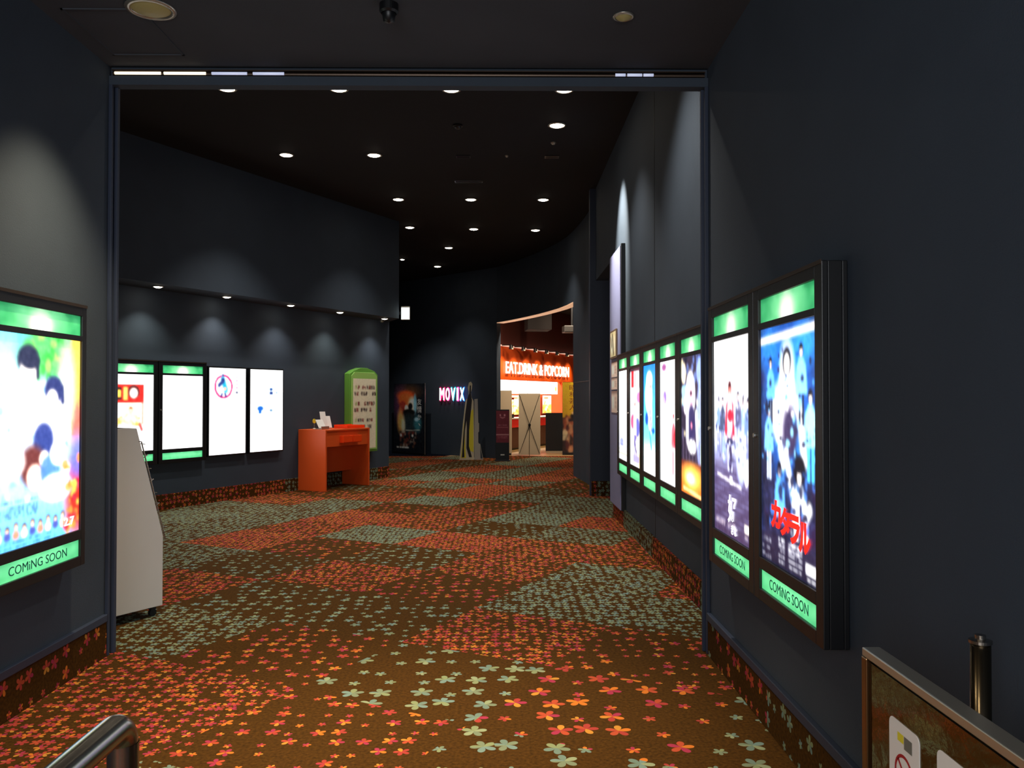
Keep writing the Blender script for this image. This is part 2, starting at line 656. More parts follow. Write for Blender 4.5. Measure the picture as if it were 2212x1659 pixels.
def wallseg(mb, p, q, z0, z1, th=.12, side=1):
    """vertical slab from p to q; thickness goes to the right-hand side (side=1) of p->q, away from the room"""
    d = Vector((q[0] - p[0], q[1] - p[1]))
    n = Vector((d.y, -d.x)).normalized() * th * side
    mb.prism([p, q, (q[0] + n.x, q[1] + n.y), (p[0] + n.x, p[1] + n.y)], z0, z1)
    return mb


# ---- near lobby
XL, XR, YJ = -2.47, 1.288, 5.18
struct('wall_left', MB().box(XL - .15, XL, -3, YJ, 0, ZN), NAVY)
struct('wall_right', MB().box(XR, XR + .15, -3, YJ, 0, ZN), NAVY)
struct('wall_behind', MB().box(XL - .15, XR + .15, -3.15, -3, 0, ZN), NAVY)
struct('ceiling', MB().box(XL, XR, -3, YJ, ZN, ZN + .1), CEILN)


def skirt(name, p, q, h=.217, th=.02, kinds=('R2', 'G2'), seed=0, cell=1.0, flip=1):
    """carpet turned up the wall, in patches like the floor; p->q with the room on the left-hand side when flip=1"""
    mb = MB()
    d = Vector((q[0] - p[0], q[1] - p[1]))
    L_ = d.length
    u = d / L_
    n = Vector((-u.y, u.x)) * flip * th
    s = 0.
    k = seed
    while s < L_ - 1e-4:
        e = min(s + cell, L_)
        a = (p[0] + u.x * s, p[1] + u.y * s)
        b2 = (p[0] + u.x * e, p[1] + u.y * e)
        mi = k % len(kinds)
        a2, b3 = (a[0] + n.x, a[1] + n.y), (b2[0] + n.x, b2[1] + n.y)
        mb.face([(*a2, 0), (*b3, 0), (*b3, h), (*a2, h)], mi, [(s, 0), (e, 0), (e, h), (s, h)])
        mb.face([(*a2, h), (*b3, h), (*b2, h), (*a, h)], mi, [(s, h), (e, h), (e, h + th), (s, h + th)])
        s = e
        k += 1
    for t in (0, L_):
        a = (p[0] + u.x * t, p[1] + u.y * t)
        mb.face([(*a, 0), (a[0] + n.x, a[1] + n.y, 0), (a[0] + n.x, a[1] + n.y, h), (*a, h)], 0, [(0, 0), (th, 0), (th, h), (0, h)])
    return struct(name, mb, [CARP[CK.index(k2)] for k2 in kinds])


skirt('baseboard_left', (XL, -3), (XL, YJ - .02), flip=-1, kinds=('R2', 'R2', 'R3'), cell=1.1)
skirt('baseboard_right', (XR, -3), (XR, YJ - .02), flip=1, kinds=('G3', 'G2', 'R2', 'G3', 'G2', 'R2'), cell=1.0, seed=1)
struct('trim_1', MB().box(XL, XL + .028, -3, YJ - .02, .217, .262), NAVY2, bevel=.004)
struct('trim_2', MB().box(XR - .028, XR, -3, YJ - .02, .217, .262), NAVY2, bevel=.004)
# lintel with its rail and shutter guides
struct('wall_lintel', MB().box(XL, XR, YJ, YJ + .08, 3.556, 3.612).box(XL, XR, YJ + .03, YJ + .08, 3.612, ZN + .1), NAVY)
struct('trim_3', MB().tube([(XL + .02, YJ + .012, 3.628), (XR - .02, YJ + .012, 3.628)], .012, 10).box(XL + .02, XR - .02, YJ - .01, YJ + .03, 3.643, 3.649), LINEBRN)
for n_, x0, sg in (('trim_4', XL, 1), ('trim_5', XR, -1)):
    mb = MB()
    for y0, y1, w in ((YJ - .005, YJ + .02, .022), (YJ + .02, YJ + .05, .006), (YJ + .05, YJ + .08, .034)):
        a, b2 = sorted((x0, x0 + sg * w))
        mb.box(a, b2, y0, y1, 0, 3.556)
    struct(n_, mb, NAVY2, bevel=.003)
struct('wall_left_end', MB().box(XL - .15, XL, YJ, YJ + .08, 0, ZN), NAVY)
struct('wall_right_end', MB().box(XR, XR + .4, YJ, YJ + .08, 0, ZH), NAVY)
struct('wall_front_hall', MB().box(-8, XL - .15, YJ - .12, YJ + .08, 0, ZH).box(XL - .15, XR, YJ - .12, YJ + .08, ZN + .1, ZH), NAVY)

# ---- hall
struct('ceiling_hall', MB().box(-8, 3.3, YJ + .08, 25.6, ZH, ZH + .1), CEIL)
SL = .5265
def LX(y, x0=-11.10): return x0 + SL * y
UX0 = -10.46
lowL = MB()
wallseg(lowL, (LX(6.0), 6.0), (LX(16.7), 16.7), 0, 3.12, .12, -1)
struct('wall_left_hall', lowL, NAVY)
upL = MB()
pts = [(LX(6., UX0), 6.), (LX(16.02, UX0), 16.02), (-2.31, 16.7), (-2.45, 16.82), (LX(6.) - .14, 6.)]
upL.prism(pts, 3.12, ZH)
struct('wall_left_upper', upL, NAVY)
al = MB()
wallseg(al, (-2.31, 16.7), (-4.0, 19.), 0, ZH, .12, -1)
wallseg(al, (-4.0, 19.), (-4.0, 25.5), 0, ZH, .12, -1)
struct('wall_alcove', al, NAVY)
struct('wall_left_close', MB().box(-8.12, -8, YJ, 7, 0, ZH), NAVY)
skirt('baseboard_left_hall', (LX(6.0), 6.0), (LX(16.7), 16.7), h=.215, th=.015, kinds=('G1', 'R1', 'R1', 'G1'), flip=-1, cell=1.3)
# back wall and its curved continuation with the wide opening to the shop
ARC = [(-.18, 21.62), (.10, 21.10), (.36, 20.52), (.60, 19.95), (.82, 19.38), (1.02, 18.78), (1.20, 18.16), (1.34, 17.5), (1.42, 16.9)]
bw = MB()
wallseg(bw, (-4.0, 25.46), (-.18, 21.62), 0, ZH, .14, -1)
struct('wall_back', bw, NAVY)


def offs(path, th):
    r = []
    for i, p in enumerate(path):
        a = Vector(path[max(i - 1, 0)])
        b2 = Vector(path[min(i + 1, len(path) - 1)])
        d = (b2 - a).normalized()
        n = Vector((-d.y, d.x)) * th
        r.append((p[0] + n.x, p[1] + n.y))
    return r


ob = offs(ARC, .20)
bk = MB()
for i in range(len(ARC) - 1):
    bk.prism([ARC[i], ARC[i + 1], ob[i + 1], ob[i]], 3.55, ZH)
struct('wall_bulkhead', bk, NAVY)
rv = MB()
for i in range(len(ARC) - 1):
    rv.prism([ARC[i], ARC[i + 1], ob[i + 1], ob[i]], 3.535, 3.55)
struct('trim_12', rv, mat('cream_reveal_glow', '#f0c8a8', .6, emit='#ffc49a', es=.6))  # underside of the opening glows in place of shop light falling on it
CW = [(1.42, 16.9), (1.49, 16.2), (1.54, 15.5), (1.57, 14.8), (1.58, 13.5)]
oc = offs(CW, .20)
cw = MB()
for i in range(len(CW) - 1):
    cw.prism([CW[i], CW[i + 1], oc[i + 1], oc[i]], 0, ZH)
struct('wall_right_curved', cw, NAVY)
sm_ = MB()
o3 = offs(CW, -.004)
for i in range(len(CW) - 1):
    sm_.prism([CW[i], CW[i + 1], o3[i + 1], o3[i]], 1.895, 1.905)
struct('trim_6', sm_, BLACK2)
# right hall wall with the tall dark doorway
XH = 1.50
struct('wall_right_hall', MB().box(XH, XH + .2, YJ + .08, 11.23, 0, ZH).box(XH, XH + .2, 11.23, 13.45, 3.5, ZH), NAVY)
struct('wall_doorway_end', MB().box(1.405, 3.2, 13.45, 13.6, 0, ZH), NAVY2)
struct('wall_doorway_inner', MB().box(3.1, 3.2, 11., 13.45, 0, 3.6).box(XH + .2, 3.1, 11.03, 11.13, 0, 3.6).box(XH + .2, 3.1, 11.13, 13.45, 3.6, 3.7), NAVY2)
skirt('baseboard_doorway', (3.1, 13.45), (1.425, 13.45), h=.24, th=.02, kinds=('R1', 'G1'), flip=1, cell=.8)
skirt('baseboard_right_hall', (XH, YJ + .08), (XH, 11.2), h=.215, th=.02, kinds=('G1', 'R1', 'R1', 'G1', 'G0', 'R0'), flip=1, cell=1.0, seed=0)
struct('trim_7', MB().box(XH - .003, XH, 8.19, 8.203, .22, ZH), BLACK2)
dr = struct('door_1', MB().box(XH - .06, XH - .022, 10.24, 11.22, .2, 3.48), LAV, bevel=.004)
struct('shadow_gap_strip', MB().box(XH - .05, XH, 10.17, 10.24, .2, 3.5), BLACK2, bevel=.003)  # black strip in place of the shadow gap at the door's near edge
struct('trim_9', MB().box(XH - .02, XH, 10.24, 11.22, .2, 3.5), BLACK2)

# ------------------------------------------------------------------ poster light boxes
R_RIGHT, R_LEFT, R_LH = -PI / 2, PI / 2, math.atan2(.885, .466)


def green_panel(w=46, h=9, hot=True):
    a = Art(w, h, (.22, .66, .40))
    a.rect(0, 0, 1, .12, (.12, .5, .3))
    a.speck(0, 0, 1, 1, [(.28, .74, .46), (.20, .60, .38), (.35, .8, .5)], 40, .06)
    if hot:
        a.ell(.5, .65, .24, .75, (.62, .98, .70), .9, .6)
        a.ell(.5, .75, .12, .6, (1, 1, .92), 1, .4)
    else:
        a.ell(.5, .4, .6, .55, (.52, .95, .68), .8, .8)
    return a


def lightbox(label, loc, rotz, art, pw=.70, pitch=.86, depth=.09, group=None, lettering=True, side='r', thick=.0, lite=None):
    """front faces -Y; local origin at wall face, floor level; spans z .66..2.11"""
    t = thing('poster_lightbox', label, 'poster case', loc, rotz, group)
    hw = pitch / 2 - .004
    z0, z1 = .662, 2.112
    y1 = -.004
    yf = -depth
    m = MB()
    # hollow housing: back, two sides, top, bottom
    m.box(-hw, hw, y1 - .02, y1, z0, z1)
    m.box(-hw, -hw + .018, yf + .012, y1 - .02, z0, z1).box(hw - .018, hw, yf + .012, y1 - .02, z0, z1)
    m.box(-hw + .018, hw - .018, yf + .012, y1 - .02, z0, z0 + .02).box(-hw + .018, hw - .018, yf + .012, y1 - .02, z1 - .02, z1)
    m.build('housing', BLACK2, t, bevel=.003)
    fr = MB()
    px = pw / 2
    fr.box(-hw, -px, yf - .012, yf + .012, z0, z1).box(px, hw, yf - .012, yf + .012, z0, z1)
    for a, b2 in ((z0, .715), (.808, .862), (1.912, 1.942), (2.052, z1)):
        fr.box(-px, px, yf - .012, yf + .012, a, b2)
    f = fr.build('door_frame', BLACK, t, bevel=.003)
    lk = MB()
    lk.v = []
    lk.tube([(-hw + .03, yf - .012, 1.42), (-hw + .03, yf - .022, 1.42)], .011, 12)
    lk.build('lock', ALU, f)
    yp = yf + .002
    art.build('poster', pw + .01, 1.055, lite or LIT, t, y=yp, z0=.859)
    green_panel(46, 9, True).build('header_panel', pw + .01, .112, LITG, t, y=yp, z0=1.941)
    fp = green_panel(46, 8, False).build('footer_panel', pw + .01, .096, LITG, t, y=yp, z0=.713)
    if lettering:
        tm = textmesh('COMiNG SOON', w=pw * .68, h=.045, extrude=.001)
        shift(tm, 0, yp - .001, .760)
        tm.build('lettering', TEAL, fp)
    # rails along the top of the case
    MB().box(-hw, hw, yf - .016, yf - .012, z1 - .012, z1 + .004).build('top_rail', LINEBRN, t)
    return t


DK = (.03, .03, .08)
# near right, nearest: dark blue ensemble with red title
a = Art(92, 130, (.10, .11, .22))
a.speck(0, 0, 1, 1, [(.05, .06, .14), (.15, .17, .33), (.12, .08, .2)], 120, .05)
a.ell(.52, .30, .38, .30, (.08, .45, .95), .9, .5)
a.ell(.15, .08, .2, .09, (.15, .5, .9), .8, .5).ell(.8, .09, .2, .08, (.2, .6, .95), .8, .5)
a.ell(.5, .22, .13, .15, (1, 1, 1), 1, .3)
a.ell(.46, .36, .27, .13, (1, 1, 1), 1, .25)
a.line(.30, .38, .42, .56, .05, (1, 1, 1)).line(.72, .36, .78, .54, .05, (1, 1, 1)).line(.62, .40, .66, .56, .04, (.1, .6, 1))
a.ell(.55, .44, .13, .11, (.20, .16, .3), 1, .3)
a.ell(.5, .155, .075, .06, DK).ell(.5, .165, .05, .045, (1, .97, .93))
a.ell(.49, .3, .03, .02, (.3, .7, .8), .8)
a.person(.20, .155, .022, DK, (1, .95, .9), (.35, .65, .95), legs=(.05, .05, .12))
a.person(.74, .12, .024, DK, (1, .95, .92), (.5, .75, 1.), legs=(.08, .1, .2))
a.person(.16, .36, .024, DK, (1, .95, .9), (.45, .7, .95), legs=(.8, .85, .95))
a.person(.88, .30, .026, DK, (1, .96, .93), (.6, .9, 1.), legs=(.3, .75, 1))
a.person(.36, .60, .028, DK, (1, .92, .86), (.35, .65, .95))
a.ell(.70, .58, .10, .06, DK)
a.person(.70, .605, .036, DK, (1, .95, .92), (.98, 1, 1))
a.line(.60, .70, .50, .56, .04, (1, 1, 1)).line(.86, .72, .74, .80, .035, (1, 1, 1))
a.line(.72, .72, .72, .82, .02, (.1, .12, .3))
a.line(0, .055, .95, .035, .02, (1, .92, .88), .95)
a.speck(.02, .10, .98, .70, [(.10, .25, .5), (.12, .12, .25), (.05, .06, .15), (.3, .65, .95)], 70, .022)
a.speck(.30, .30, .75, .52, [(1, 1, 1), (.6, .9, 1)], 14, .03)
a.speck(.05, .62, .95, .86, [(.12, .14, .3), (.25, .45, .8), (.08, .09, .2)], 50, .03)
a.grad((.13, .12, .22), (.07, .07, .15), .88, 1)
for k in range(9):
    a.words(.34, .74, .875 + k * .012, .006, (.85, .85, .88), .8)
    a.words(.02, .2, .90 + k * .010, .004, (.6, .6, .65), .5)
a.rect(.79, .925, .96, .965, (1, 1, 1)).words(.8, .96, .975, .012, (1, 1, 1), .8)
c1 = lightbox('black wall case with dark blue poster crossed by a slanting red title', (XR, 3.50, 0), R_RIGHT, a, group='poster cases by the lobby shutter')
red = mat('red_title_print', '#ff1a1a', .4, emit='#ff2418', es=1.5, bump=.02)
tb = MB()
for i, ch in enumerate('カタラル'):
    tm = textmesh(ch, w=.13, h=.125, extrude=.001, bold=.05)
    shift(tm, -.14 + i * .115, -.091, 1.085 - i * .016)
    n = len(tb.v)
    tb.v += tm.v
    tb.f += [tuple(q + n for q in f_) for f_ in tm.f]
    tb.m += tm.m
    tb.uv += tm.uv
tb.build('title_lettering', red, c1)
# near right second: white top, dark foot, person in red
a = Art(80, 112, (1, 1, 1))
a.grad((1, 1, 1), (.93, .95, 1), .0, .55)
a.grad((.75, .8, .95), (.30, .26, .40), .52, .68)
a.grad((.30, .26, .40), (.22, .17, .28), .68, 1)
a.rect(.5, .115, .85, .12, (.82, .84, .86))
for x, c in ((.14, (.45, .55, .75)), (.26, (.25, .28, .4)), (.80, (.55, .65, .85)), (.92, (.4, .5, .7)), (.68, (.3, .3, .45))):
    a.person(x, .30 + .03 * math.sin(x * 9), .022, (.15, .13, .2), (.95, .88, .85), c, legs=(.4, .42, .6))
a.person(.46, .26, .034, (.25, .05, .08), (.9, .55, .5), (.86, .12, .22), legs=(.85, .88, .98))
a.ell(.46, .40, .07, .12, (1, .98, .98)).ell(.47, .39, .07, .035, (.9, .1, .2))
a.ell(.46, .52, .10, .02, (.15, .15, .3)).ell(.47, .60, .05, .07, (.18, .15, .28)).ell(.30, .56, .06, .07, (.55, .65, .9))
a.ell(.75, .58, .12, .14, (.75, .82, 1), .8).ell(.88, .66, .06, .06, (1, 1, 1))
a.speck(.02, .24, .98, .62, [(.5, .52, .7), (.9, .92, 1), (.2, .18, .3), (1, 1, 1)], 110, .02)
for k in range(16):
    a.line(0, .50 + k * .03, 1, .52 + k * .03, .004, (.6, .62, .85), .35)
a.line(.1, .70, .75, .735, .008, (1, 1, 1)).rect(.45, .70, .52, .73, (1, 1, 1))
for k in range(7):
    a.words(.05, .6, .93 + k * .01, .004, (.7, .65, .7), .5)
a.rect(.83, .905, .97, .94, (1, .97, .9)).words(.83, .97, .955, .01, (.9, .85, .8), .8)
c2 = lightbox('black wall case with white-topped poster titled with one big white character', (XR, 4.36, 0), R_RIGHT, a, group='poster cases by the lobby shutter')
wlet = mat('white_title_print', '#ffffff', .4, emit='#ffffff', es=2., bump=.02)
shift(textmesh('好', h=.15, w=.16, extrude=.001, bold=.02), .02, -.091, 1.01).build('title_lettering', wlet, c2)
shift(textmesh('きな', h=.05, w=.10, extrude=.001, bold=.02), .05, -.091, .905).build('title_lettering', wlet, c2)

# far right five, from the lobby outward
arts = []
a = Art(60, 84, (.16, .13, .20))
a.speck(0, 0, 1, .6, [(.3, .28, .4), (.1, .09, .15), (.8, .75, .6), (.35, .45, .7)], 70, .05)
a.ell(.12, .12, .12, .08, (.9, .85, .7), .9).ell(.9, .12, .18, .1, (.55, .65, .95), .9)
a.rect(.05, .22, .28, .36, (.6, .85, .95), .9)
a.ell(.45, .28, .22, .17, (1, 1, 1)).ell(.48, .30, .10, .07, (.9, .7, .75)).ell(.48, .27, .05, .02, (.2, .1, .2))
a.ell(.2, .36, .08, .06, (1, .95, 1))
a.ell(.5, .50, .18, .15, (.18, .16, .32)).ell(.5, .5, .04, .02, (.95, .5, .6))
a.line(.3, .42, .3, .6, .06, (1, 1, 1)).line(.72, .42, .76, .6, .05, (1, 1, 1)).ell(.52, .65, .2, .05, (1, 1, .98))
a.ell(.88, .5, .16, .3, (.65, .72, .98), .8).rect(.9, .62, 1, .8, (.65, .75, .5), .8)
a.grad((.35, .15, .12), (.95, .40, .10), .76, 1)
a.ell(.5, .87, .45, .09, (1, .72, .3), 1, .4).ell(.45, .88, .2, .04, (1, .97, .8), 1, .5)
a.line(.1, .965, .95, .985, .012, (1, .9, .7))
for k in range(6):
    a.line(.1 + k * .15, .6, .1 + k * .15, .76, .01, (.35, .3, .4))
arts.append((a, 'lit poster, white-haired figure over orange glow'))
a = Art(60, 84, (1, 1, 1))
a.ell(.25, .05, .14, .035, (.55, .3, .5)).ell(.3, .3, .10, .06, (.5, .4, .72)).ell(.24, .33, .08, .03, (.7, .6, .9))
a.person(.82, .47, .034, (.5, .1, .15), (1, .9, .88), (.86, .35, .4), legs=(.95, .92, .95))
a.ell(.9, .62, .10, .06, (.75, .2, .25)).line(.78, .74, .78, .90, .035, (.8, .4, .45)).ell(.7, .7, .1, .02, (.6, .7, .65), .7)
for k in range(4):
    a.words(.2, .6, .9 + k * .016, .006, (.88, .86, .9), .6)
arts.append((a, 'white lit poster with a small red figure'))
a = Art(60, 84, (.25, .62, .90))
a.grad((.10, .45, .85), (.45, .85, .98), 0, .7).grad((.45, .88, .98), (.98, 1, 1), .68, .86)
a.ell(.5, .98, .7, .2, (1, 1, 1), 1, .3)
a.ell(.45, .14, .24, .08, (1, 1, 1)).ell(.4, .28, .28, .16, (1, 1, 1), .95).ell(.55, .2, .06, .025, (.95, .5, .5))
a.ell(.5, .44, .17, .16, (1, 1, 1)).ell(.55, .55, .10, .09, (1, .97, .95)).line(.5, .40, .62, .6, .02, (.15, .2, .6))
a.ell(.25, .5, .12, .06, (.1, .3, .65)).ell(.75, .6, .10, .03, (.1, .35, .7)).line(.5, .62, .6, .76, .04, (.2, .55, .85))
arts.append((a, 'sky blue lit poster with white figures'))
a = Art(60, 84, (1, .97, .98))
a.rect(0, .0, 1, .04, (.2, .1, .15)).rect(.12, .03, .35, .2, (.92, .1, .15)).rect(.45, .05, .5, .2, (.4, .1, .2)).rect(.85, .0, 1, .2, (.3, .2, .35))
a.ell(.8, .30, .16, .06, (.95, .4, .6)).ell(.25, .55, .2, .08, (.9, .3, .45)).ell(.7, .6, .2, .1, (.35, .35, .7)).ell(.5, .7, .1, .05, (.3, .2, .35))
a.person(.45, .40, .04, (.6, .3, .3), (1, .93, .9), (.95, .9, 1), legs=(.5, .5, .8))
a.rect(.3, .88, .85, .97, (.45, .42, .7), .8).rect(.85, .86, .95, 1, (.75, .65, .2), .8).line(.4, .75, .6, .86, .03, (.3, .25, .4))
arts.append((a, 'pink and white lit poster with red block'))
a = Art(60, 84, (1, 1, 1))
a.grad((1, 1, 1), (.82, .84, 1), .6, .8).grad((.5, .52, .8), (.9, .9, .98), .82, .86)
a.rect(0, .885, 1, .895, (.2, .2, .25)).rect(0, .93, 1, .938, (.2, .2, .25)).rect(0, .9, 1, .925, (.95, .9, .75))
for k in range(3):
    a.words(.1, .9, .95 + k * .015, .006, (.4, .4, .45), .6)
a.ell(.3, .8, .2, .05, (.35, .38, .7), .7)
arts.append((a, 'nearly blank white lit poster'))
whr = ['beside the lobby shutter', 'second from the lobby shutter', 'third from the lobby shutter', 'fourth from the lobby shutter', 'next to the tall dark doorway']
for k, (a, lb) in enumerate(arts):
    lightbox(lb + ', ' + whr[k], (XH, 6.22 + .885 * k, 0), R_RIGHT, a, pitch=.885, lettering=False, group='five poster cases along the right hall wall')

# near left wall
a = Art(92, 130, (.75, .9, 1))
a.grad((.45, .80, .95), (.95, .98, 1), 0, .3).grad((.95, .98, 1), (.55, .80, .98), .3, .8).grad((.5, .78, .98), (.35, .68, .95), .8, 1)
a.ell(.62, .08, .34, .13, (.25, .72, .32), 1, .4).speck(.35, .0, .9, .22, [(.2, .6, .25), (.6, .85, .4), (.35, .8, .4)], 60, .04)
a.rect(.88, 0, 1, .5, (1, .75, .25), .9)
a.ell(.98, .2, .12, .2, (1, .8, .3), .9, .5).ell(.95, .42, .1, .12, (.95, .3, .35), .8, .5).ell(.98, .8, .16, .2, (.92, .16, .12), 1, .4).ell(.97, .62, .12, .12, (.3, .4, .85), .8, .5)
a.ell(.82, .25, .1, .2, (1, 1, .85), .9, .5)
a.speck(0, .2, .85, .78, [(.6, .85, 1), (1, 1, 1), (.45, .7, .95), (1, .95, 1)], 120, .03)
a.ell(.36, .12, .125, .075, (.12, .14, .24)).ell(.37, .17, .10, .075, (1, .97, .94)).ell(.38, .125, .11, .04, (.12, .14, .24)).line(.46, .12, .465, .20, .02, (.12, .14, .24))
a.ell(.36, .36, .20, .12, (1, 1, 1)).ell(.3, .3, .2, .1, (1, 1, 1))
a.ell(.66, .26, .115, .07, (.14, .18, .38)).ell(.64, .31, .07, .05, (1, .97, .95)).line(.76, .25, .77, .32, .025, (.14, .18, .38))
a.ell(.66, .44, .16, .12, (1, 1, 1), .95)
a.ell(.54, .51, .12, .09, (.16, .22, .48)).ell(.42, .63, .15, .10, (.36, .16, .16), 1, .2, .5).ell(.44, .68, .09, .06, (1, .86, .8)).ell(.55, .60, .06, .04, (1, .95, .9))
a.ell(.62, .66, .12, .08, (.25, .45, .9), .9).ell(.72, .58, .1, .06, (1, 1, 1)).ell(.7, .75, .2, .07, (.95, .97, 1)).ell(.15, .6, .18, .08, (1, 1, 1), .9)
a.speck(.8, .6, 1, .98, [(1, .5, .2), (1, .75, .3), (.9, .1, .2)], 30, .03)
for k in range(6):
    a.words(.02, .55, .775 + k * .014, .006, (.1, .2, .55), .6)
for k in range(9):
    x = .06 + k * .09
    a.ell(x, .895 + .012 * (k % 2), .025, .02, (.2, .12, .12)).ell(x, .90 + .012 * (k % 2), .017, .014, (1, .85, .75)).ell(x, .935, .035, .02, [(.95, .95, 1), (.25, .3, .6), (.8, .5, .4)][k % 3])
for k in range(3):
    a.words(.02, .7, .965 + k * .011, .004, (.1, .3, .6), .6)
c3 = lightbox('bright blue poster with three dark-haired heads on the near left wall', (XL, 4.27, 0), R_LEFT, a, pw=.78, pitch=.88, depth=.1)
shift(textmesh('12.7', w=.13, h=.045, extrude=.001, bold=.02), .27, -.101, .925).build('date_lettering', wlet, c3)

# left hall wall cases
a = Art(56, 78, (1, 1, 1))
a.rect(.15, .13, .78, .37, (.80, .14, .12)).rect(.15, .17, .30, .33, (.2, .1, .1)).rect(.18, .2, .28, .3, (.95, .75, .3)).ell(.56, .23, .13, .09, (.25, .12, .12)).ell(.56, .245, .085, .065, (1, .9, .85)).rect(.34, .17, .42, .33, (1, .7, .35))
a.rect(.15, .37, .78, .68, (1, .96, .9)).ell(.5, .48, .2, .1, (1, .85, .7), .9).ell(.5, .57, .16, .05, (.85, .6, .4), .8).ell(.42, .62, .2, .04, (.95, .7, .35), .9).line(.42, .52, .44, .6, .02, (.3, .3, .4)).line(.66, .6, .74, .72, .03, (.7, .2, .2))
a.rect(.74, .34, .78, .66, (.8, .3, .25), .6)
a.person(.50, .46, .032, (.45, .28, .2), (.98, .80, .66), (.95, .82, .66)).line(.36, .60, .62, .64, .03, (.85, .5, .3)).speck(.2, .56, .7, .67, [(.9, .65, .3), (.8, .45, .25), (1, .9, .7)], 26, .04)
a.words(.15, .78, .74, .012, (.8, .7, .7), .6).words(.2, .7, .80, .008, (.75, .75, .8), .6)


def LW(y, off=0.):
    """point on the slanting left hall wall at depth y, moved off the wall by off"""
    return (LX(y) + .885 * off, y - .466 * off, 0)


lightbox('lit case with a red-framed picture poster, partly behind the white leaflet rack', LW(11.34), R_LH, a, pw=.72, pitch=.86, depth=.08, lettering=False)
a = Art(30, 42, (1, 1, .99))
a.rect(0, 0, 1, .004, (.95, .98, .96))
lightbox('lit case holding a blank white poster, left of the two signage screens', LW(12.11), R_LH, a, pw=.72, pitch=.86, depth=.08, lettering=False)


def signage(label, y, art):
    t = thing('signage_screen', label, 'screen', LW(y), R_LH, 'signage screens on the left hall wall')
    box('housing', -.385, .385, -.07, -.004, .70, 2.07, BLACK2, t, bevel=.004)
    art.build('screen', .735, 1.325, SCREEN, t, y=-.072, z0=.722)
    return t


a = Art(60, 108, (.97, 1, 1))
a.grad((.92, 1, 1), (.97, 1, 1), 0, .1)
th_ = np.arctan2((a.y - .215) * 1.8, a.x - .38)
rr_ = np.sqrt((a.x - .38) ** 2 + ((a.y - .215) * 1.8) ** 2)
a.put(((rr_ > .205) & (rr_ < .25)).astype(float), (.90, .15, .40))
a.line(.36, .13, .44, .25, .055, (.1, .6, .75)).line(.26, .20, .37, .15, .035, (.15, .2, .45)).ell(.36, .135, .05, .02, (.15, .2, .45)).ell(.42, .24, .04, .02, (.95, .7, .6)).line(.34, .30, .31, .33, .02, (.15, .2, .45)).line(.42, .30, .45, .33, .02, (.15, .2, .45)).ell(.36, .08, .03, .012, (.2, .25, .5))
for k in range(4):
    a.rect(.72, .09 + k * .042, .78, .115 + k * .042, (.85, .55, .65))
a.rect(.72, .27, .79, .30, (.3, .3, .4))
signage('white screen showing a pink ring with a small blue figure', 12.875, a)
a = Art(60, 108, (.95, 1, 1))
a.ell(.63, .24, .05, .018, (.1, .25, .5)).rect(.58, .265, .69, .305, (.1, .2, .45)).ell(.80, .28, .035, .015, (.5, .6, .7))
a.ell(.30, .475, .09, .03, (.1, .35, .7)).rect(.25, .49, .33, .54, (.1, .35, .7)).ell(.63, .50, .05, .015, (.3, .45, .6))
signage('almost blank white screen with small blue specks, nearer the orange desk', 13.615, a)

# ------------------------------------------------------------------ downlights
def downlight(label, x, y, z, r=.085, power=0, color=NEUT, tgt=None, group=None, lens=None, ang=1.6, blend=.8, soft=.05, tilt=None):
    t = thing('downlight', label, 'downlight', (x, y, z), 0, group)
    MB().lathe([(r * 1.02, 0), (r * 1.28, -.001), (r * 1.3, -.006), (r * 1.04, -.012), (r * 1.0, -.002)]).build('trim_ring', REFL, t, smooth=True)
    MB().lathe([(r * 1.02, -.003), (r * .8, -.014), (r * .45, -.022), (.0005, -.026)]).build('lens', lens or LENS, t, smooth=True)
    if power:
        l = lamp('SPOT', 'downlight_beam', (0, 0, -.05), power, color, parent=t, spot_size=ang, spot_blend=blend, shadow_soft_size=soft)
        if tgt:
            d = Vector(tgt) - Vector((x, y, z - .05))
            l.rotation_euler = d.to_track_quat('-Z', 'Y').to_euler()
    return t


G_H = 'round downlights in the high hall ceiling'
rows = [
    (-3.05, 9.10, 'barely showing under the lintel, leftmost of its row', 1.6),
    (-1.82, 9.10, 'just under the lintel, above the two left hall lights', 1),
    (-.58, 9.10, 'just under the lintel, near its middle', 1),
    (.67, 9.10, 'just under the lintel, nearest the right wall', 2),
    (-3.05, 11.60, 'large in view, nearest the left upper wall', 2.),
    (-1.82, 11.60, 'large in view, second from the left upper wall', 1),
    (-1.81, 14.2, 'left one of the evenly spaced row of three', 1.2),
    (-.565, 14.2, 'middle one of the evenly spaced row of three', 1),
    (.68, 14.2, 'right one of the evenly spaced row of three', 1),
    (-1.88, 16.55, 'left one of the second, narrower row of three', .9),
    (-.607, 16.7, 'middle one of the second, narrower row of three', .9),
    (.647, 16.8, 'right one of the second, narrower row of three', .9),
    (-1.25, 18.8, 'single one behind the two rows of three', 1.7),
    (-1.72, 21.5, 'farthest back, over the neon sign wall', .6),
]
for x, y, lb, k in rows:
    downlight('glowing ceiling downlight ' + lb, x, y, ZH, .085, P_HALL * k * (.8 if y < 10 else .85), NEUT, group=G_H)
downlight('small glowing downlight beside the end of the upper left wall', -2.50, 20.4, ZH, .055, 190, NEUT, tgt=(-2.4, 23.2, .9), ang=1.0, group=G_H)
downlight('aimed ceiling spotlight lighting the lavender door panel', .667, 10.3, ZH, .09, 1300, (1, .97, .86), tgt=(1.5, 10.45, 3.55), ang=.8, blend=.9, soft=.03, group=G_H)
sof = [(343, 619), (491, 641), (616, 660), (721, 675), (809, 689)]
nm = ['nearest the lobby shutter', 'second from the lobby, over the blank poster', 'above the first signage screen', 'between signage screen and orange desk', 'over the green board']
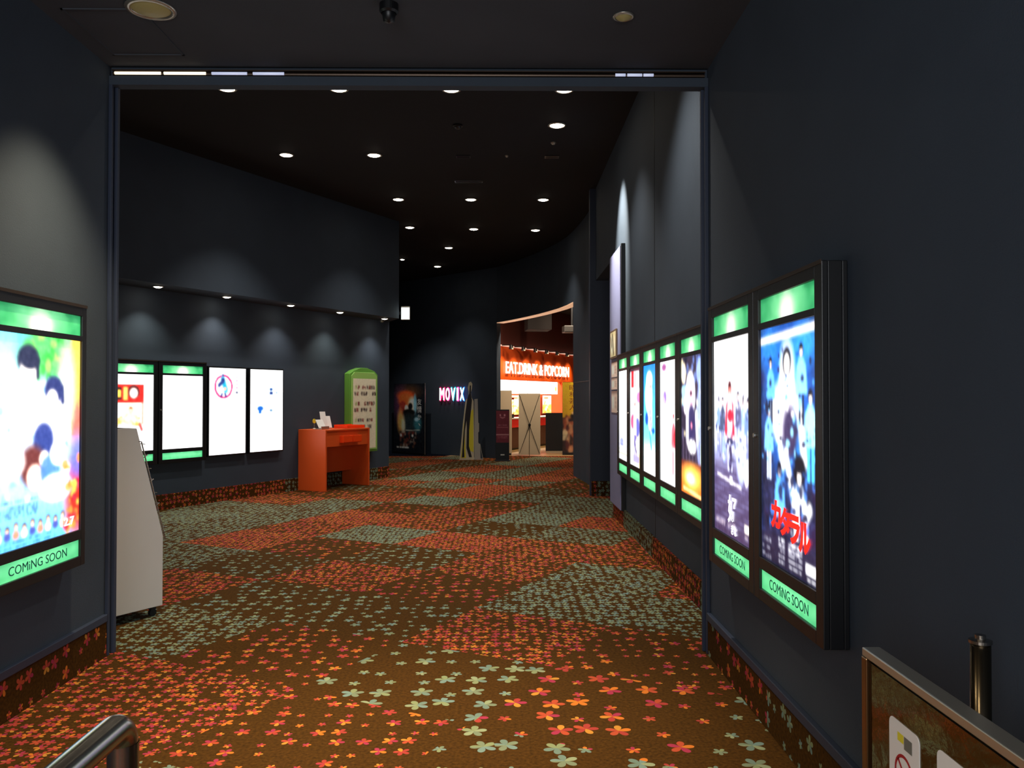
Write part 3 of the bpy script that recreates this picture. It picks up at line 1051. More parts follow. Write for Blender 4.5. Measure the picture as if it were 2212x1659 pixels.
for k, (px, py) in enumerate(sof):
    h = 1.52
    y = h * 1790 / (858 - py)
    x = (px - 1088) / 1790 * y
    d = (x - LX(y)) * .885
    if d < .26 or d > .42:
        s_ = .34 - d
        x += .885 * s_
        y -= .466 * s_
    downlight('small soffit downlight ' + nm[k], x, y, 3.12, .06, P_SOFFIT, [(.98, 1, .86), (1, .96, .9), (1, .96, .92), (.98, 1, .84), (1, .98, .95)][k], ang=1.8, blend=.85, soft=.02, group='downlights under the left soffit')
downlight('large dim recessed downlight in the lobby ceiling corner', -1.88, 4.40, ZN, .10, P_NEAR * 1.3, WARM, lens=LENSC, ang=1.55, blend=.8)
downlight('small dim recessed downlight in the lobby ceiling', .65, 4.46, ZN, .045, 0, WARM, lens=LENSC)
lamp('SPOT', 'downlight_beam', (-.45, 3.75, ZN - .05), P_NEAR * 3.0, WARM, target=(-.30, 3.85, 0), spot_size=1.05, spot_blend=1., shadow_soft_size=.06)

# slim glowing segments standing in for reflections on the lintel rail
reflw = mat('warm_rail_reflection', '#ffffff', .4, emit='#ffeccb', es=1.3)
reflb = mat('cool_rail_reflection', '#ffffff', .4, emit='#b9c4ea', es=.65)
segs = [(247, 346, reflw, 'warm', 'leftmost, at the lintel corner'), (353, 443, reflw, 'warm', 'second from the lintel corner'),
        (456, 532, reflb, 'bluish', 'third from the lintel corner'), (545, 612, reflb, 'bluish', 'fourth from the lintel corner'),
        (1331, 1353, reflb, 'pale', 'short, first of three near the right jamb'), (1357, 1389, reflb, 'pale', 'longer, middle of three near the right jamb'), (1392, 1414, reflb, 'pale', 'short, closest to the right jamb')]
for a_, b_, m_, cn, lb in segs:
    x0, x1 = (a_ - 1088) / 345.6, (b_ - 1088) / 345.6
    o = MB().tube([(x0, YJ - .002, 3.628), (x1, YJ - .002, 3.628)], .009, 10).build('rail_reflection', m_, smooth=True)
    tag(o, f'{cn} modelled reflection on the lintel rail, {lb}', 'strip light', 'modelled reflections along the lintel rail')  # glowing segments stand in for reflections, no strip lights here

# other ceiling fittings
def ceil_disc(name, label, cat, x, y, z, r, h, m, group=None):
    t = thing(name, label, cat, (x, y, z), 0, group)
    MB().lathe([(.0005, 0), (r, 0), (r, -h * .4), (r * .8, -h * .5)]).build('base', m, t, smooth=False)
    MB().lathe([(r * .72, -h * .5), (r * .6, -h * .9), (.0005, -h)]).build('head', m, t, smooth=True)
    return t


ceil_disc('ceiling_camera', 'black dome camera hanging from the lobby ceiling', 'camera', -.605, 4.34, ZN, .05, .10, BLACK)
ceil_disc('smoke_detector', 'dark round detector on the hall ceiling, above the other fittings', 'detector', -.575, 10.3, ZH, .06, .05, BLACK)
ceil_disc('smoke_detector', 'pale little detector just beyond the aimed spotlight', 'detector', .665, 11., ZH, .04, .03, REFL)
ceil_disc('smoke_detector', 'tiny detector at the centre of the hall ceiling', 'detector', .045, 11.6, ZH, .025, .03, REFL)
ceil_disc('smoke_detector', 'small grey detector at the end of the soffit', 'detector', -2.42, 16.45, 3.12, .05, .04, REFL)
for x, y, w, lb in ((-.57, 11.65, .2, 'narrow dark air vent left of the tiny detector'), (.68, 11.65, .2, 'narrow dark air vent by the right hall wall'), (-.55, 13.0, .44, 'wide dark air vent ahead of the row of three downlights')):
    t = thing('air_vent', lb, 'vent', (x, y, ZH), 0, 'dark vents in the hall ceiling')
    fr = MB()
    fr.box(-w / 2, w / 2, -.06, -.05, -.012, 0).box(-w / 2, w / 2, .05, .06, -.012, 0).box(-w / 2, -w / 2 + .01, -.05, .05, -.012, 0).box(w / 2 - .01, w / 2, -.05, .05, -.012, 0)
    fr.build('frame', STEEL if w > .3 else BLACK, t)
    sl = MB()
    for k in range(5):
        sl.box(-w / 2 + .01, w / 2 - .01, -.045 + k * .02, -.038 + k * .02, -.01, -.001)
    sl.build('slats', BLACK, t)
ht = MB()
hx0, hx1, hy0, hy1 = -2.36, -1.93, 4.40, 5.0
for q in ((hx0, hx1, hy1 - .012, hy1), (hx0, hx1, hy0, hy0 + .012), (hx0, hx0 + .012, hy0, hy1), (hx1 - .014, hx1, hy0, hy1)):
    ht.box(*q, ZN - .006, ZN)
struct('trim_10', ht, CEILN)

# ------------------------------------------------------------------ exit sign
t = thing('exit_sign', 'glowing white emergency sign at the corner of the upper left wall', 'sign', (-1.905, 16.1, 0), 0)
box('housing', -.085, .085, -.04, .04, 3.10, 3.36, ALU, t, bevel=.006)
box('lit_panel', -.078, .078, -.045, -.04, 3.11, 3.335, mat('exit_lit', '#ffffff', .4, emit='#f4fff8', es=3.), t)
box('bracket', -.16, -.085, -.015, .015, 3.2, 3.26, BLACK, t)

# ------------------------------------------------------------------ white leaflet rack
RV = (.520, .854)       # along the rack's side, towards its slanting front
t = thing('leaflet_rack', 'white leaflet rack on casters seen from its side, behind the left jamb', 'rack', (-2.72 - .12 * RV[0], 5.77 - .12 * RV[1], 0), math.atan2(-RV[0], RV[1]))
# local: +Y runs along RV (slanting front), -X is the rack's width
sidepoly = [(0, .075), (.54, .075), (.54, .583), (.32, 1.378), (0, 1.378)]
MB().prism(sidepoly, -.022, 0, axis='x').build('side_panel', WHITEP, t, bevel=.003)
MB().prism(sidepoly, -.60, -.578, axis='x').build('side_panel', WHITEP, t, bevel=.003)
box('back_panel', -.578, -.022, .0, .018, .075, 1.378, WHITEP, t)
box('base_panel', -.578, -.022, .018, .54, .075, .095, WHITEP, t)
MB().prism([(.54, .095), (.54, .583), (.32, 1.378), (.302, 1.378), (.522, .58), (.522, .095)], -.578, -.022, axis='x').build('front_panel', WHITEP, t)
for k in range(4):
    z = .62 + k * .18
    y = .54 - (z - .583) * .22 / .795
    m = MB()
    m.tube([(-.56, y + .02, z), (-.56, y + .055, z + .02), (-.04, y + .055, z + .02), (-.04, y + .02, z)], .004, 8)
    m.tube([(-.56, y + .035, z + .1), (-.04, y + .035, z + .1)], .003, 8)
    m.build('wire_pocket', STEEL, t)
m = MB()
m.tube([(-.004, .562, .55), (-.004, .36, 1.28), (-.004, .335, 1.285)], .005, 8)
m.tube([(-.004, .556, .60), (-.004, .535, .60)], .004, 8)
m.build('wire_rail', STEEL, t)
for x, y in ((-.05, .06), (-.05, .49), (-.55, .06), (-.55, .49)):
    m = MB()
    m.tube([(x - .012, y, .027), (x + .012, y, .027)], .027, 16)
    m.box(x - .018, x + .018, y - .02, y + .02, .05, .075)
    m.build('caster', RUB, t)

# ------------------------------------------------------------------ orange desk
ox, oy, _ = LW(14.33, .02)
t = thing('writing_desk', 'bright orange writing desk with open kneehole against the left hall wall', 'desk', (ox, oy, 0), R_LH)
DW, DD, DH = 1.22, .60, 1.046
box('side_panel', 0, .035, -DD, 0, 0, DH, ORANGE, t, bevel=.004)
box('side_panel', DW - .035, DW, -DD, 0, 0, DH, ORANGE, t, bevel=.004)
MB().prism([(-DD, 1.02), (0, 1.02), (0, 1.045), (-DD, 1.045)], .035, DW - .035, axis='x').build('desk_top', ORANGE, t, bevel=.003)
box('apron', .035, DW - .035, -DD + .02, -DD + .05, .75, 1.02, ORANGE, t, bevel=.003)
box('back_panel', .035, DW - .035, -.2, -.17, .27, 1.02, ORANGE, t)
for x0 in (.40, .66):
    m = MB()
    m.box(x0, x0 + .24, -DD - .07, -DD - .06, .82, .93).box(x0, x0 + .012, -DD - .06, -DD + .02, .82, .93).box(x0 + .228, x0 + .24, -DD - .06, -DD + .02, .82, .93).box(x0, x0 + .24, -DD - .06, -DD + .02, .81, .82)
    m.build('form_holder', ORANGE2, t, bevel=.002)
# things standing on the desk
ca, sa = .466, .885


def onto(lx, ly):
    return (ox + lx * ca - ly * sa, oy + lx * sa + ly * ca)


def desk_z(ly):
    return 1.048


p = onto(.94, -.36)
t = thing('tray', 'low orange tray lying on the right part of the orange desk', 'tray', (p[0], p[1], desk_z(-.34)+.0), R_LH)
m = MB()
m.box(-.25, .25, -.15, .15, .001, .012).box(-.25, .25, -.15, -.14, .012, .05).box(-.25, .25, .14, .15, .012, .06).box(-.25, -.24, -.14, .14, .012, .05).box(.24, .25, -.14, .14, .012, .05)
m.build('tray_body', ORANGE2, t, bevel=.003)
p = onto(.20, -.33)
t = thing('card_holder', 'clear stand of white cards on the near end of the orange desk', 'card holder', (p[0], p[1], desk_z(-.33)), R_LH)
m = MB()
m.prism([(-.03, .02), (.05, .16), (.045, .165), (-.037, .024)], -.09, .09, axis='x')
m.build('card_stack', PAPER, t)
m = MB()
m.box(-.1, .1, -.09, .08, .001, .01).box(-.1, .1, -.095, -.09, .001, .05)
m.build('stand', ALU, t)
p = onto(.27, -.12)
t = thing('price_tag', 'small round yellow tag on a stem behind the white cards', 'tag', (p[0], p[1], desk_z(-.14)), R_LH)
MB().lathe([(.0005, 0.004), (.035, 0.004), (.03, .012), (.004, .016), (.004, .10), (.0005, .10)]).build('stem', ALU, t)
m = MB()
m.tube([(0, -.006, .135), (0, .006, .135)], .04, 18)
m.build('disc', YEL, t)
for dx, hh, ln, lb in ((.42, .29, -.10, 'tall white leaflet leaning on the orange desk'), (.55, .21, -.05, 'shorter white leaflet in front of the tall one on the desk')):
    p = onto(dx, -.22)
    o = MB().prism([(-.0, .01), (ln * -1. * 0 + .08, hh), (.075, hh + .005), (-.006, .012)], -.055, .055, axis='x').build('leaflet', PAPER, None, loc=(p[0], p[1], desk_z(-.22) + .003), rotz=R_LH - .35)
    tag(o, lb, 'leaflet')

# ------------------------------------------------------------------ green board
gx, gy, _ = LW(15.82)
t = thing('notice_board', 'tall green arched notice board with rows of dark writing by the wall end', 'notice board', (gx, gy, 0), R_LH)
hw = .425
arch = [(-hw, .56), (hw, .56), (hw, 2.03), (hw - .10, 2.10), (0.1, 2.155), (-.1, 2.155), (-hw + .12, 2.10), (-hw, 2.04)]
MB().prism(arch, -.138, -.006, axis='y').build('board_body', GREENB, t, bevel=.006)
arch2 = [(-hw + .03, .60), (hw - .03, .60), (hw - .03, 2.0), (hw - .12, 2.07), (-hw + .12, 2.07), (-hw + .03, 2.0)]
MB().prism(arch2, -.150, -.138, axis='y').build('face_border', LIME, t, bevel=.004)
a = Art(54, 112, (.90, .86, .74))
for k, y in enumerate((.10, .19, .33, .42, .57, .66, .74)):
    x = .10 if k % 2 == 0 else .05
    i = 0
    while x < (.93, .95, .90, .80, .95, .95, .55)[k]:
        w = .075
        if a.rs.rand() < .82:
            c = (.45, .12, .10) if (a.rs.rand() < .3 and k < 5) else (.22, .15, .14)
            if i == 0 and k in (0, 2, 4):
                c = (.62, .66, .35)
            for q in range(4):
                for r_ in range(4):
                    if a.rs.rand() < .72:
                        a.rect(x + q * w / 4, y + r_ * .0125, x + (q + 1) * w / 4, y + (r_ + 1) * .0125, c)
        x += w + .022
        i += 1
a.build('text_panel', .70, 1.32, PRINT, t, y=-.152, z0=.63)

# ------------------------------------------------------------------ back wall: banner, neon sign, cut-out stand
R_B = -PI / 4


def banner(name, label, cat, x, y, rotz, w, h, art, m=PRINT, foot=.04, group=None, gain=1.06):
    t = thing(name, label, cat, (x, y, 0), rotz, group)
    b = box('base', -w / 2, w / 2, -.07, .07, .0, foot + .02, BLACK, t, bevel=.004)
    box('panel_backing', -w / 2, w / 2, -.004, .004, foot + .02, h, BLACK2, t)
    art.build('banner_print', w - .01, h - foot - .03, m, t, y=-.006, z0=foot + .025, gain=gain)
    MB().tube([(w / 2 + .012, 0, .02), (w / 2 + .012, 0, h + .01)], .009, 8).build('pole', ALU, t)
    return t


a = Art(70, 112, (.05, .06, .08))
a.ell(.50, .12, .35, .10, (.25, .16, .10), .9, .5).ell(.22, .3, .22, .25, (.30, .16, .26), .8, .5)
a.ell(.40, .17, .28, .07, (.62, .25, .12), 1, .3).ell(.38, .24, .22, .10, (.70, .30, .14), 1, .3).ell(.3, .35, .12, .1, (.45, .15, .12), .9)
a.ell(.62, .32, .14, .12, (.70, .66, .58), 1, .3).ell(.7, .3, .05, .15, (.3, .5, .58), .8).ell(.42, .37, .06, .06, (.72, .68, .6))
a.ell(.55, .33, .07, .05, (.05, .05, .06)).ell(.5, .42, .2, .05, (.05, .05, .05)).ell(.45, .55, .22, .12, (.08, .10, .10), 1, .3).ell(.5, .60, .16, .14, (.10, .14, .15), 1, .3)
a.ell(.22, .55, .10, .17, (.72, .52, .28), .9, .4).ell(.32, .62, .06, .12, (.8, .75, .6), .8, .5).ell(.78, .58, .12, .12, (.16, .35, .38), .9, .4).ell(.75, .52, .07, .03, (.5, .6, .65), .8)
a.line(.4, .685, .85, .675, .006, (.7, .68, .62)).speck(.2, .70, .75, .92, [(.3, .2, .15), (.5, .45, .4), (.12, .1, .1), (.35, .15, .12)], 60, .035)
a.ell(.24, .76, .03, .02, (.75, .75, .7)).ell(.62, .76, .03, .02, (.7, .7, .65))
a.words(.1, .5, .93, .02, (.8, .78, .7), .8)
bx, by = -2.66, 23.6
bt = banner('banner_stand', 'dark film banner with white vertical writing on the back wall', 'banner', bx, by - .28, R_B, 1.38, 1.98, a, gain=1.7)
wp = mat('white_print', '#e8e8e4', .5, bump=.02)
tb = MB()
for i, ch in enumerate('友情か、'):
    tm = textmesh(ch, h=(.17, .19, .15, .08)[i], extrude=.001)
    shift(tm, .47, -.008, 1.47 - i * .21)
    n = len(tb.v)
    tb.v += tm.v
    tb.f += [tuple(q + n for q in f_) for f_ in tm.f]
    tb.m += tm.m
    tb.uv += tm.uv
tb.build('title_lettering', wp, bt)

# neon letters
fr_ = mat('neon_core', '#ffffff', .4, emit='#fff6fa', es=1.6)
t = thing('neon_sign', 'glowing neon letters reading MOVIX on the dark back wall', 'neon sign', (-1.375 - .03, 22.80 - .03, 1.685), R_B)
x = -.53
for ch, w, halo in (('M', .25, '#ff1462'), ('O', .20, '#ff3c8c'), ('V', .22, '#19d8ff'), ('I', .125, '#ff3ca0'), ('X', .22, '#1e8cff')):
    hm = mat('neon_halo_' + ch, halo, .5, emit=halo, es=1.8)
    gw = .045 if ch == 'I' else w * .74
    lm = textmesh(ch, w=gw, h=.34, extrude=.02, bold=.0)
    shift(lm, x + w / 2, -.025, 0)
    o = lm.build('letter', fr_, t)
    hmb = textmesh(ch, w=gw + .035, h=.385, extrude=.006, bold=.02)
    shift(hmb, x + w / 2, -.012, 0)
    hmb.build('halo', hm, o)
    x += w + .012

# cut-out stand
t = thing('cutout_standee', 'yellow and cream cardboard cut-out stand with a tall dark figure', 'standee', (-.94, 21.2, 0), 0)
out = [(-.19, .0), (-.155, .35), (-.10, .95), (-.035, 1.52), (.045, 1.60), (.045, 1.74), (.02, 1.84), (.05, 1.97), (.10, 2.0), (.14, 1.94), (.13, 1.82), (.10, 1.72), (.12, 1.60), (.17, 1.50), (.185, .6), (.18, 0)]
CRM = mat('cream_card', '#d6c9a8', .6, bump=.04, var=.04)
GRC = mat('grey_card', '#aaa498', .6, bump=.04, var=.04)
YC = mat('yellow_print', '#e6d630', .6, bump=.04)
MB().prism(out, -.012, .0, axis='y').build('board', CRM, t)
MB().prism([(-.15, .05), (-.10, .5), (-.07, 1.0), (-.045, .5), (-.02, .05)], -.016, -.0125, axis='y').build('yellow_print', YC, t)
MB().prism([(.05, .25), (.06, .9), (.11, 1.25), (.165, 1.3), (.17, .2)], -.016, -.0125, axis='y').build('yellow_print', YC, t)
fig = MB()
fig.prism([(-.13, .06), (-.11, .3), (-.09, .62), (-.045, 1.15), (.01, 1.55), (.06, 1.70), (.075, 1.9), (.105, 1.9), (.10, 1.70), (.13, 1.52), (.09, 1.1), (.06, .75), (.055, .35), (.13, .07), (.06, .07), (-.01, .3), (.0, .8), (-.01, 1.0), (-.05, .75), (-.07, .3), (-.06, .07)], -.0165, -.0125, axis='y')
fig.build('figure_print', mat('dark_figure_print', '#1c1518', .6, bump=.03), t)
MB().prism([(.19, 0), (.19, 1.55), (.275, 1.56), (.29, .95), (.31, .93), (.31, .72), (.29, .70), (.29, .45), (.30, .42), (.34, .40), (.42, 0)], .0, .03, axis='y').build('prop_panel', GRC, t)
MB().prism([(.35, .04), (.345, .36), (.40, .04)], -.004, -.0005, axis='y').build('prop_window', BLACK, t)
box('back_strut', -.05, .30, .03, .34, 0, .03, GRC, t)

# ------------------------------------------------------------------ popcorn shop beyond the opening
SR = math.atan2(6, 2.75)
su = Vector((2.75, 6)).normalized()


def SP(s, off=0.):
    """point along the shop front; s metres from its left end; off towards the hall"""
    return (-.2 + su.x * s + su.y * off, 24 + su.y * s - su.x * off)


def shopbox(name, s0, s1, o0, o1, z0, z1, m, parent=None, bevel=0.):
    """box in the shop-front frame (o = distance out from the front)"""
    ob_ = MB().box(s0, s1, -o1, -o0, z0, z1).build(name, m, parent, bevel=bevel)
    if not parent:
        ob_.location = (-.2, 24, 0)
        ob_.rotation_euler = (0, 0, SR)
    return ob_


w = shopbox('wall_shop_front', -1.2, 8.6, -.12, 0, 2.12, 3.10, SHOPOR)
w['kind'] = 'structure'
w = shopbox('wall_shop_upper', -1.2, 8.6, -.32, -.2, 3.10, 4.6, SHOPRED)
w['kind'] = 'structure'
w = shopbox('wall_shop_rear', -.42, 12., -1.6, -1.5, 0, 3.10, SHOPOR)
w['kind'] = 'structure'
w = shopbox('ceiling_shop', -.42, 12., -1.5, -.12, 3.0, 3.10, WHITEP)
w['kind'] = 'structure'
struct('ceiling_concourse', MB().prism([(-1.2, 33), (-1.2, 23.1)] + ob + oc + [(5., 13.75), (5., 33)], 4.6, 4.7), SHOPDK)
struct('wall_concourse_right', MB().box(5.0, 5.2, 13.6, 33, 0, 4.6).box(1.8, 5.0, 13.6, 13.75, 0, 4.6), SHOPRED)
struct('wall_concourse_end', MB().box(2.6, 5.2, 32.9, 33.1, 0, 4.6), SHOPRED)
w = shopbox('trim_11', -1.2, 8.6, -.2, .03, 3.10, 3.14, mat('pale_cove', '#e8c4b4', .6, emit='#ffc9b0', es=.7))
w['kind'] = 'structure'
w = shopbox('wall_shop_pillar', 5.35, 5.62, -.4, .03, 0, 2.12, SHOPOR)
w['kind'] = 'structure'
t = thing('wall_lettering', 'white lit letters reading EAT.DRINK & POPCORN on the orange shop front', 'sign', (*SP(3.25, .03), 2.485), SR)
LT = mat('white_lit_letters', '#ffffff', .4, emit='#fff4e4', es=1.5)
textmesh('EAT.DRINK & POPCORN', w=5.4, h=.36, extrude=.02, bold=.012).build('letters', LT, t)
o = shift(textmesh('Y', w=.30, h=.36, extrude=.02, bold=.012), -3.24, 0, 0).build('letters', LT, t)
# track spots washing the front
for k, s in enumerate((1.0, 1.95, 2.9, 3.85, 4.8, 5.75, .1)):
    nm_ = ['first', 'second', 'third', 'fourth', 'fifth', 'sixth', 'hidden'][k]
    x, y = SP(s + .2, .32)
    t = thing('spotlight', f'small black spotlight washing the orange shop front, {nm_} from its left end', 'spotlight', (x, y, 3.06), SR, 'black spotlights over the shop front')
    m = MB().box(-.015, .015, .0, .35, .05, .08)
    m.build('arm', BLACK, t)
    MB().lathe([(.0005, .06), (.05, .06), (.065, -.06), (.0005, -.055)]).build('head', BLACK, t)
    lamp('SPOT', 'spot_beam', (*SP(s + .2, .42), 3.04), 130, (1, .74, .28), target=(*SP(s + .2, -.1), 2.2), spot_size=1.3, spot_blend=1., shadow_soft_size=.03)
# menu light boxes
MW = mat('menu_lightbox_white', '#ffffff', .4, emit='#fff6ee', es=3.2)
for k in range(4):
    s0 = -.3 + k * 1.33
    x, y = SP(s0 + .65, -.05)
    t = thing('menu_lightbox', ['white glowing menu box at the left end, above the cream board', 'white glowing menu box second from the left of the counter', 'white glowing menu box above the cross-braced banner back', 'white glowing menu box at the right, beside the orange pillar'][k], 'menu board', (x, y, 0), SR, 'glowing menu boxes over the counter')
    box('housing', -.655, .655, -.02, .08, 1.70, 2.115, ALU, t)
    a = Art(40, 14, (1, .99, .96))
    a.words(.05, .95, .2, .05, (.96, .9, .84), .4).words(.05, .95, .6, .05, (.96, .9, .84), .4)
    if k == 3:
        a.rect(.6, .3, .75, .8, (.55, .7, .75)).rect(.8, .35, .95, .75, (.9, .6, .3))
    a.build('menu_print', 1.30, .41, printmat('menu_print', 3.0) if k == 0 else D.materials['menu_print'], t, y=-.022, z0=1.703)
# counter
t = thing('shop_counter', 'long brown snack counter with a red band below the menus', 'counter', (*SP(0), 0), SR)
box('counter_front', -1.0, 5.3, -.0, .5, .06, .68, BROWN, t)
box('plinth', -1.0, 5.3, .03, .5, 0, .06, BLACK, t)
box('red_band', -1.0, 5.3, -.02, .5, .68, .93, mat('red_counter_band', '#c22a20', .4, emit='#d8281c', es=.25), t)
box('worktop', -1.03, 5.3, -.05, .55, .93, .965, WHITEP, t, bevel=.005)
# food pictures on the shop's rear wall
for k, (s0, w_) in enumerate(((3.9, 1.5), (7.1, .95), (8.2, 1.1))):
    x, y = SP(s0 + w_ / 2, -1.46)
    t = thing('food_picture', 'glowing yellow and orange snack picture, ' + ['seen between the cream board and the cross-braced banner', 'above the left part of the black panel stand', 'above the black panel stand, next to the yellow banner'][k], 'picture', (x, y, 0), SR, 'snack pictures on the shop rear wall')
    a = Art(26, 30, (1, .95, .75))
    a.rect(0, .5, 1, 1, (1, .75, .3)).speck(0, .3, 1, 1, [(1, .6, .15), (1, .85, .4), (.9, .35, .15), (1, 1, .9)], 40, .09).rect(.1, .08, .6, .2, (.9, .4, .3)).rect(.7, .1, .8, .3, (.4, .6, .6))
    box('frame', -w_ / 2, w_ / 2, -.03, 0, .98, 1.68, ALU, t)
    a.build('picture_print', w_ - .04, .66, PRINTL, t, y=-.032, z0=1.0)
# paper stack / popcorn machine glow on counter
t = thing('popcorn_warmer', 'lit glass popcorn warmer on the shop counter beside the cream board', 'popcorn machine', (*SP(1.25, -.26), .967), SR)
box('base', -.22, .22, -.16, .16, 0, .12, BLACK, t, bevel=.004)
box('popcorn', -.2, .2, -.14, .14, .12, .34, mat('popcorn_heap', '#fff0c8', .9, emit='#ffeec0', es=1.2, bump=1., bscale=30), t, bevel=.03)
box('hood', -.22, .22, -.16, .16, .56, .62, mat('red_hood', '#b3261c', .4), t, bevel=.004)
for x_, y_ in ((-.21, -.15), (.2, -.15), (-.21, .14), (.2, .14)):
    box('post', x_, x_ + .01, y_, y_ + .01, .12, .56, STEEL, t)

for s in (1., 3., 5., 7.):
    x, y = SP(s, -.8)
    lamp('AREA', 'shop_panel_light', (x, y, 2.98), P_SHOP, (1, .88, .72), target=(x, y, 0), shape='SQUARE', size=.5)
for x, y in ((.85, 20.7), (2.2, 21.6)):  # unseen spots added to brighten the banner backs and shop front
    lamp('SPOT', 'concourse_fill', (x, y, 4.55), 420, (1, .80, .6), target=(x + .1, y + 3., .8), spot_size=2.0, spot_blend=.7, shadow_soft_size=.1)

# ---- stands in and before the opening
# red stand sign
t = thing('stand_sign', 'dark red notice stand with pale writing at the edge of the opening', 'sign', (-.03, 20.85, 0), .06)
box('foot', -.19, .19, -.15, .15, 0, .03, BLACK, t, bevel=.004)
box('body', -.17, .17, -.03, .03, .03, 1.29, BLACK2, t, bevel=.004)
a = Art(40, 72, (.42, .07, .14))
a.rect(.28, .11, .38, .16, (.85, .6, .62)).rect(.6, .11, .72, .16, (.85, .6, .62)).line(.32, .2, .5, .23, .02, (.8, .55, .55)).line(.5, .23, .68, .2, .02, (.8, .55, .55))
a.words(.15, .85, .44, .02, (.8, .6, .62), .8).rect(.05, .52, .95, .53, (.75, .5, .5)).rect(0, .74, 1, .76, (.8, .6, .6)).words(.1, .9, .80, .015, (.75, .5, .5), .8).words(.1, .9, .85, .015, (.7, .45, .45), .8)
a.build('sign_print', .32, .80, PRINT, t, y=-.032, z0=.46)
box('logo_plate', -.05, .05, -.033, -.03, .14, .17, ALU, t)

t = thing('display_board', 'plain cream board standing behind the dark red notice stand', 'board', (.02, 23.05, 0), 0)
box('panel', -.21, .21, -.01, .01, .05, 1.79, CREAM, t)
box('foot', -.19, -.13, -.18, .18, 0, .05, BLACK, t)
box('foot', .13, .19, -.18, .18, 0, .05, BLACK, t)

t = thing('banner_stand', 'back of a cream banner held by a dark cross brace in the opening', 'banner', (.70, 22.45, 0), 0)
box('banner_sheet', -.295, .295, .015, .02, .04, 1.70, CREAM, t)
for nm_, q in (('brace_arm', ((-.27, .012, 1.66), (0, -.0, .86))), ('brace_arm', ((.27, .012, 1.66), (0, 0, .86))), ('brace_leg', ((-.27, .012, .08), (0, 0, .84))), ('brace_leg', ((.27, .012, .08), (0, 0, .84))), ('brace_leg', ((0, -.02, .84), (-.01, -.28, .01)))):
    MB().tube(q, .006, 8).build(nm_, BLACK, t)
MB().lathe([(.0005, -.03), (.032, -.03), (.036, 0), (.032, .03), (.0005, .03)], seg=16).build('hub', BLACK, t, loc=(0, 0, .85))

t = thing('banner_stand', 'plain black panel stand between the cream banner and the yellow banner', 'banner', (1.46, 23.9, 0), 0)
box('panel', -.25, .25, -.01, .01, .05, 1.15, CHARB, t)
box('foot', -.25, .25, -.12, .12, 0, .05, CREAM, t)

a = Art(34, 96, (.86, .72, .12))
a.grad((.86, .72, .12), (.80, .62, .14), 0, .5).grad((.35, .22, .16), (.22, .14, .14), .5, 1)
a.speck(0, .52, 1, .98, [(.75, .55, .4), (.25, .12, .15), (.6, .3, .2), (.8, .75, .6), (.15, .1, .1)], 80, .09)
a.ell(.6, .48, .25, .04, (.12, .08, .08)).ell(.55, .44, .12, .02, (.85, .7, .55)).line(.3, .54, .95, .52, .03, (.15, .1, .12))
yb = banner('banner_stand', 'tall yellow banner with a column of dark red writing beside the curved wall', 'banner', 1.93, 23.0, 0, .60, 2.02, a)
rp = mat('maroon_print', '#7a1c14', .5, bump=.02)
for i, ch in enumerate('昭和芸人'):
    shift(textmesh(ch, h=.15, w=.17, extrude=.001), -.02, -.008, 1.86 - i * .18).build('title_lettering', rp, yb)
for x0, x1, lb in ((.86, 1.14, 'low pale kerb block right of the cross-braced banner'), (1.72, 2.1, 'low pale kerb block at the foot of the yellow banner')):
    pass

# dark fittings high in the concourse
t = thing('projector', 'grey ceiling projector hanging in the concourse above the shop', 'projector', (1.83, 22.2, 3.42), .1)
box('body', -.24, .24, -.2, .2, -.09, .09, mat('projector_grey', '#2e2c2a', .5, bump=.03), t, bevel=.02)
MB().tube([(0, 0, .09), (0, 0, 1.18)], .03, 12).build('mounting_pole', BLACK, t)
MB().tube([(.1, -.2, 0), (.1, -.24, 0)], .05, 16).build('projector_lens', BLACK2, t)
t = thing('ceiling_duct', 'dark square duct below the concourse ceiling', 'duct', (1.0, 24.2, 3.55), .1)
box('duct_body', -.35, .35, -.4, .4, 0, 1.05, SHOPDK, t, bevel=.01)

# ------------------------------------------------------------------ notices on the lavender door
t = thing('framed_notice', 'small framed lit notice on the lavender door, above the other sheets', 'notice', (XH - .06, 10.74, 0), R_RIGHT)
box('frame', -.29, .29, -.02, -.002, 2.10, 2.47, mat('wood_frame', '#6b5340', .5, bump=.1), t, bevel=.003)
a = Art(30, 24, (.85, .78, .6))
a.ell(.3, .5, .2, .4, (1, .97, .85)).line(.4, .1, .6, .9, .06, (.2, .15, .1)).ell(.75, .5, .12, .35, (.95, .9, .8)).line(.15, .2, .3, .6, .05, (.25, .18, .12))
a.build('notice_print', .53, .32, PRINT, t, y=-.022, z0=2.125)
for k, (z0, z1, lb) in enumerate(((1.86, 2.06, 'upper sheet'), (1.70, 1.85, 'middle sheet'), (1.40, 1.68, 'lower, taller sheet'))):
    t = thing('notice_sheet', f'printed paper {lb} below the framed notice on the lavender door', 'notice', (XH - .06, 10.74, 0), R_RIGHT, 'paper sheets on the lavender door')
    a = Art(30, 16, (.93, .82, .76))
    a.rect(0, .0, 1, .15, (.6, .45, .4)).rect(.1, .25, .5, .8, (.98, .95, .9)).words(.55, .95, .3, .08, (.5, .35, .3), .7).words(.55, .95, .5, .08, (.5, .35, .3), .7).words(.55, .95, .7, .08, (.5, .35, .3), .7)
    a.build('sheet', .56, z1 - z0, PRINT, t, y=-.006, z0=z0)

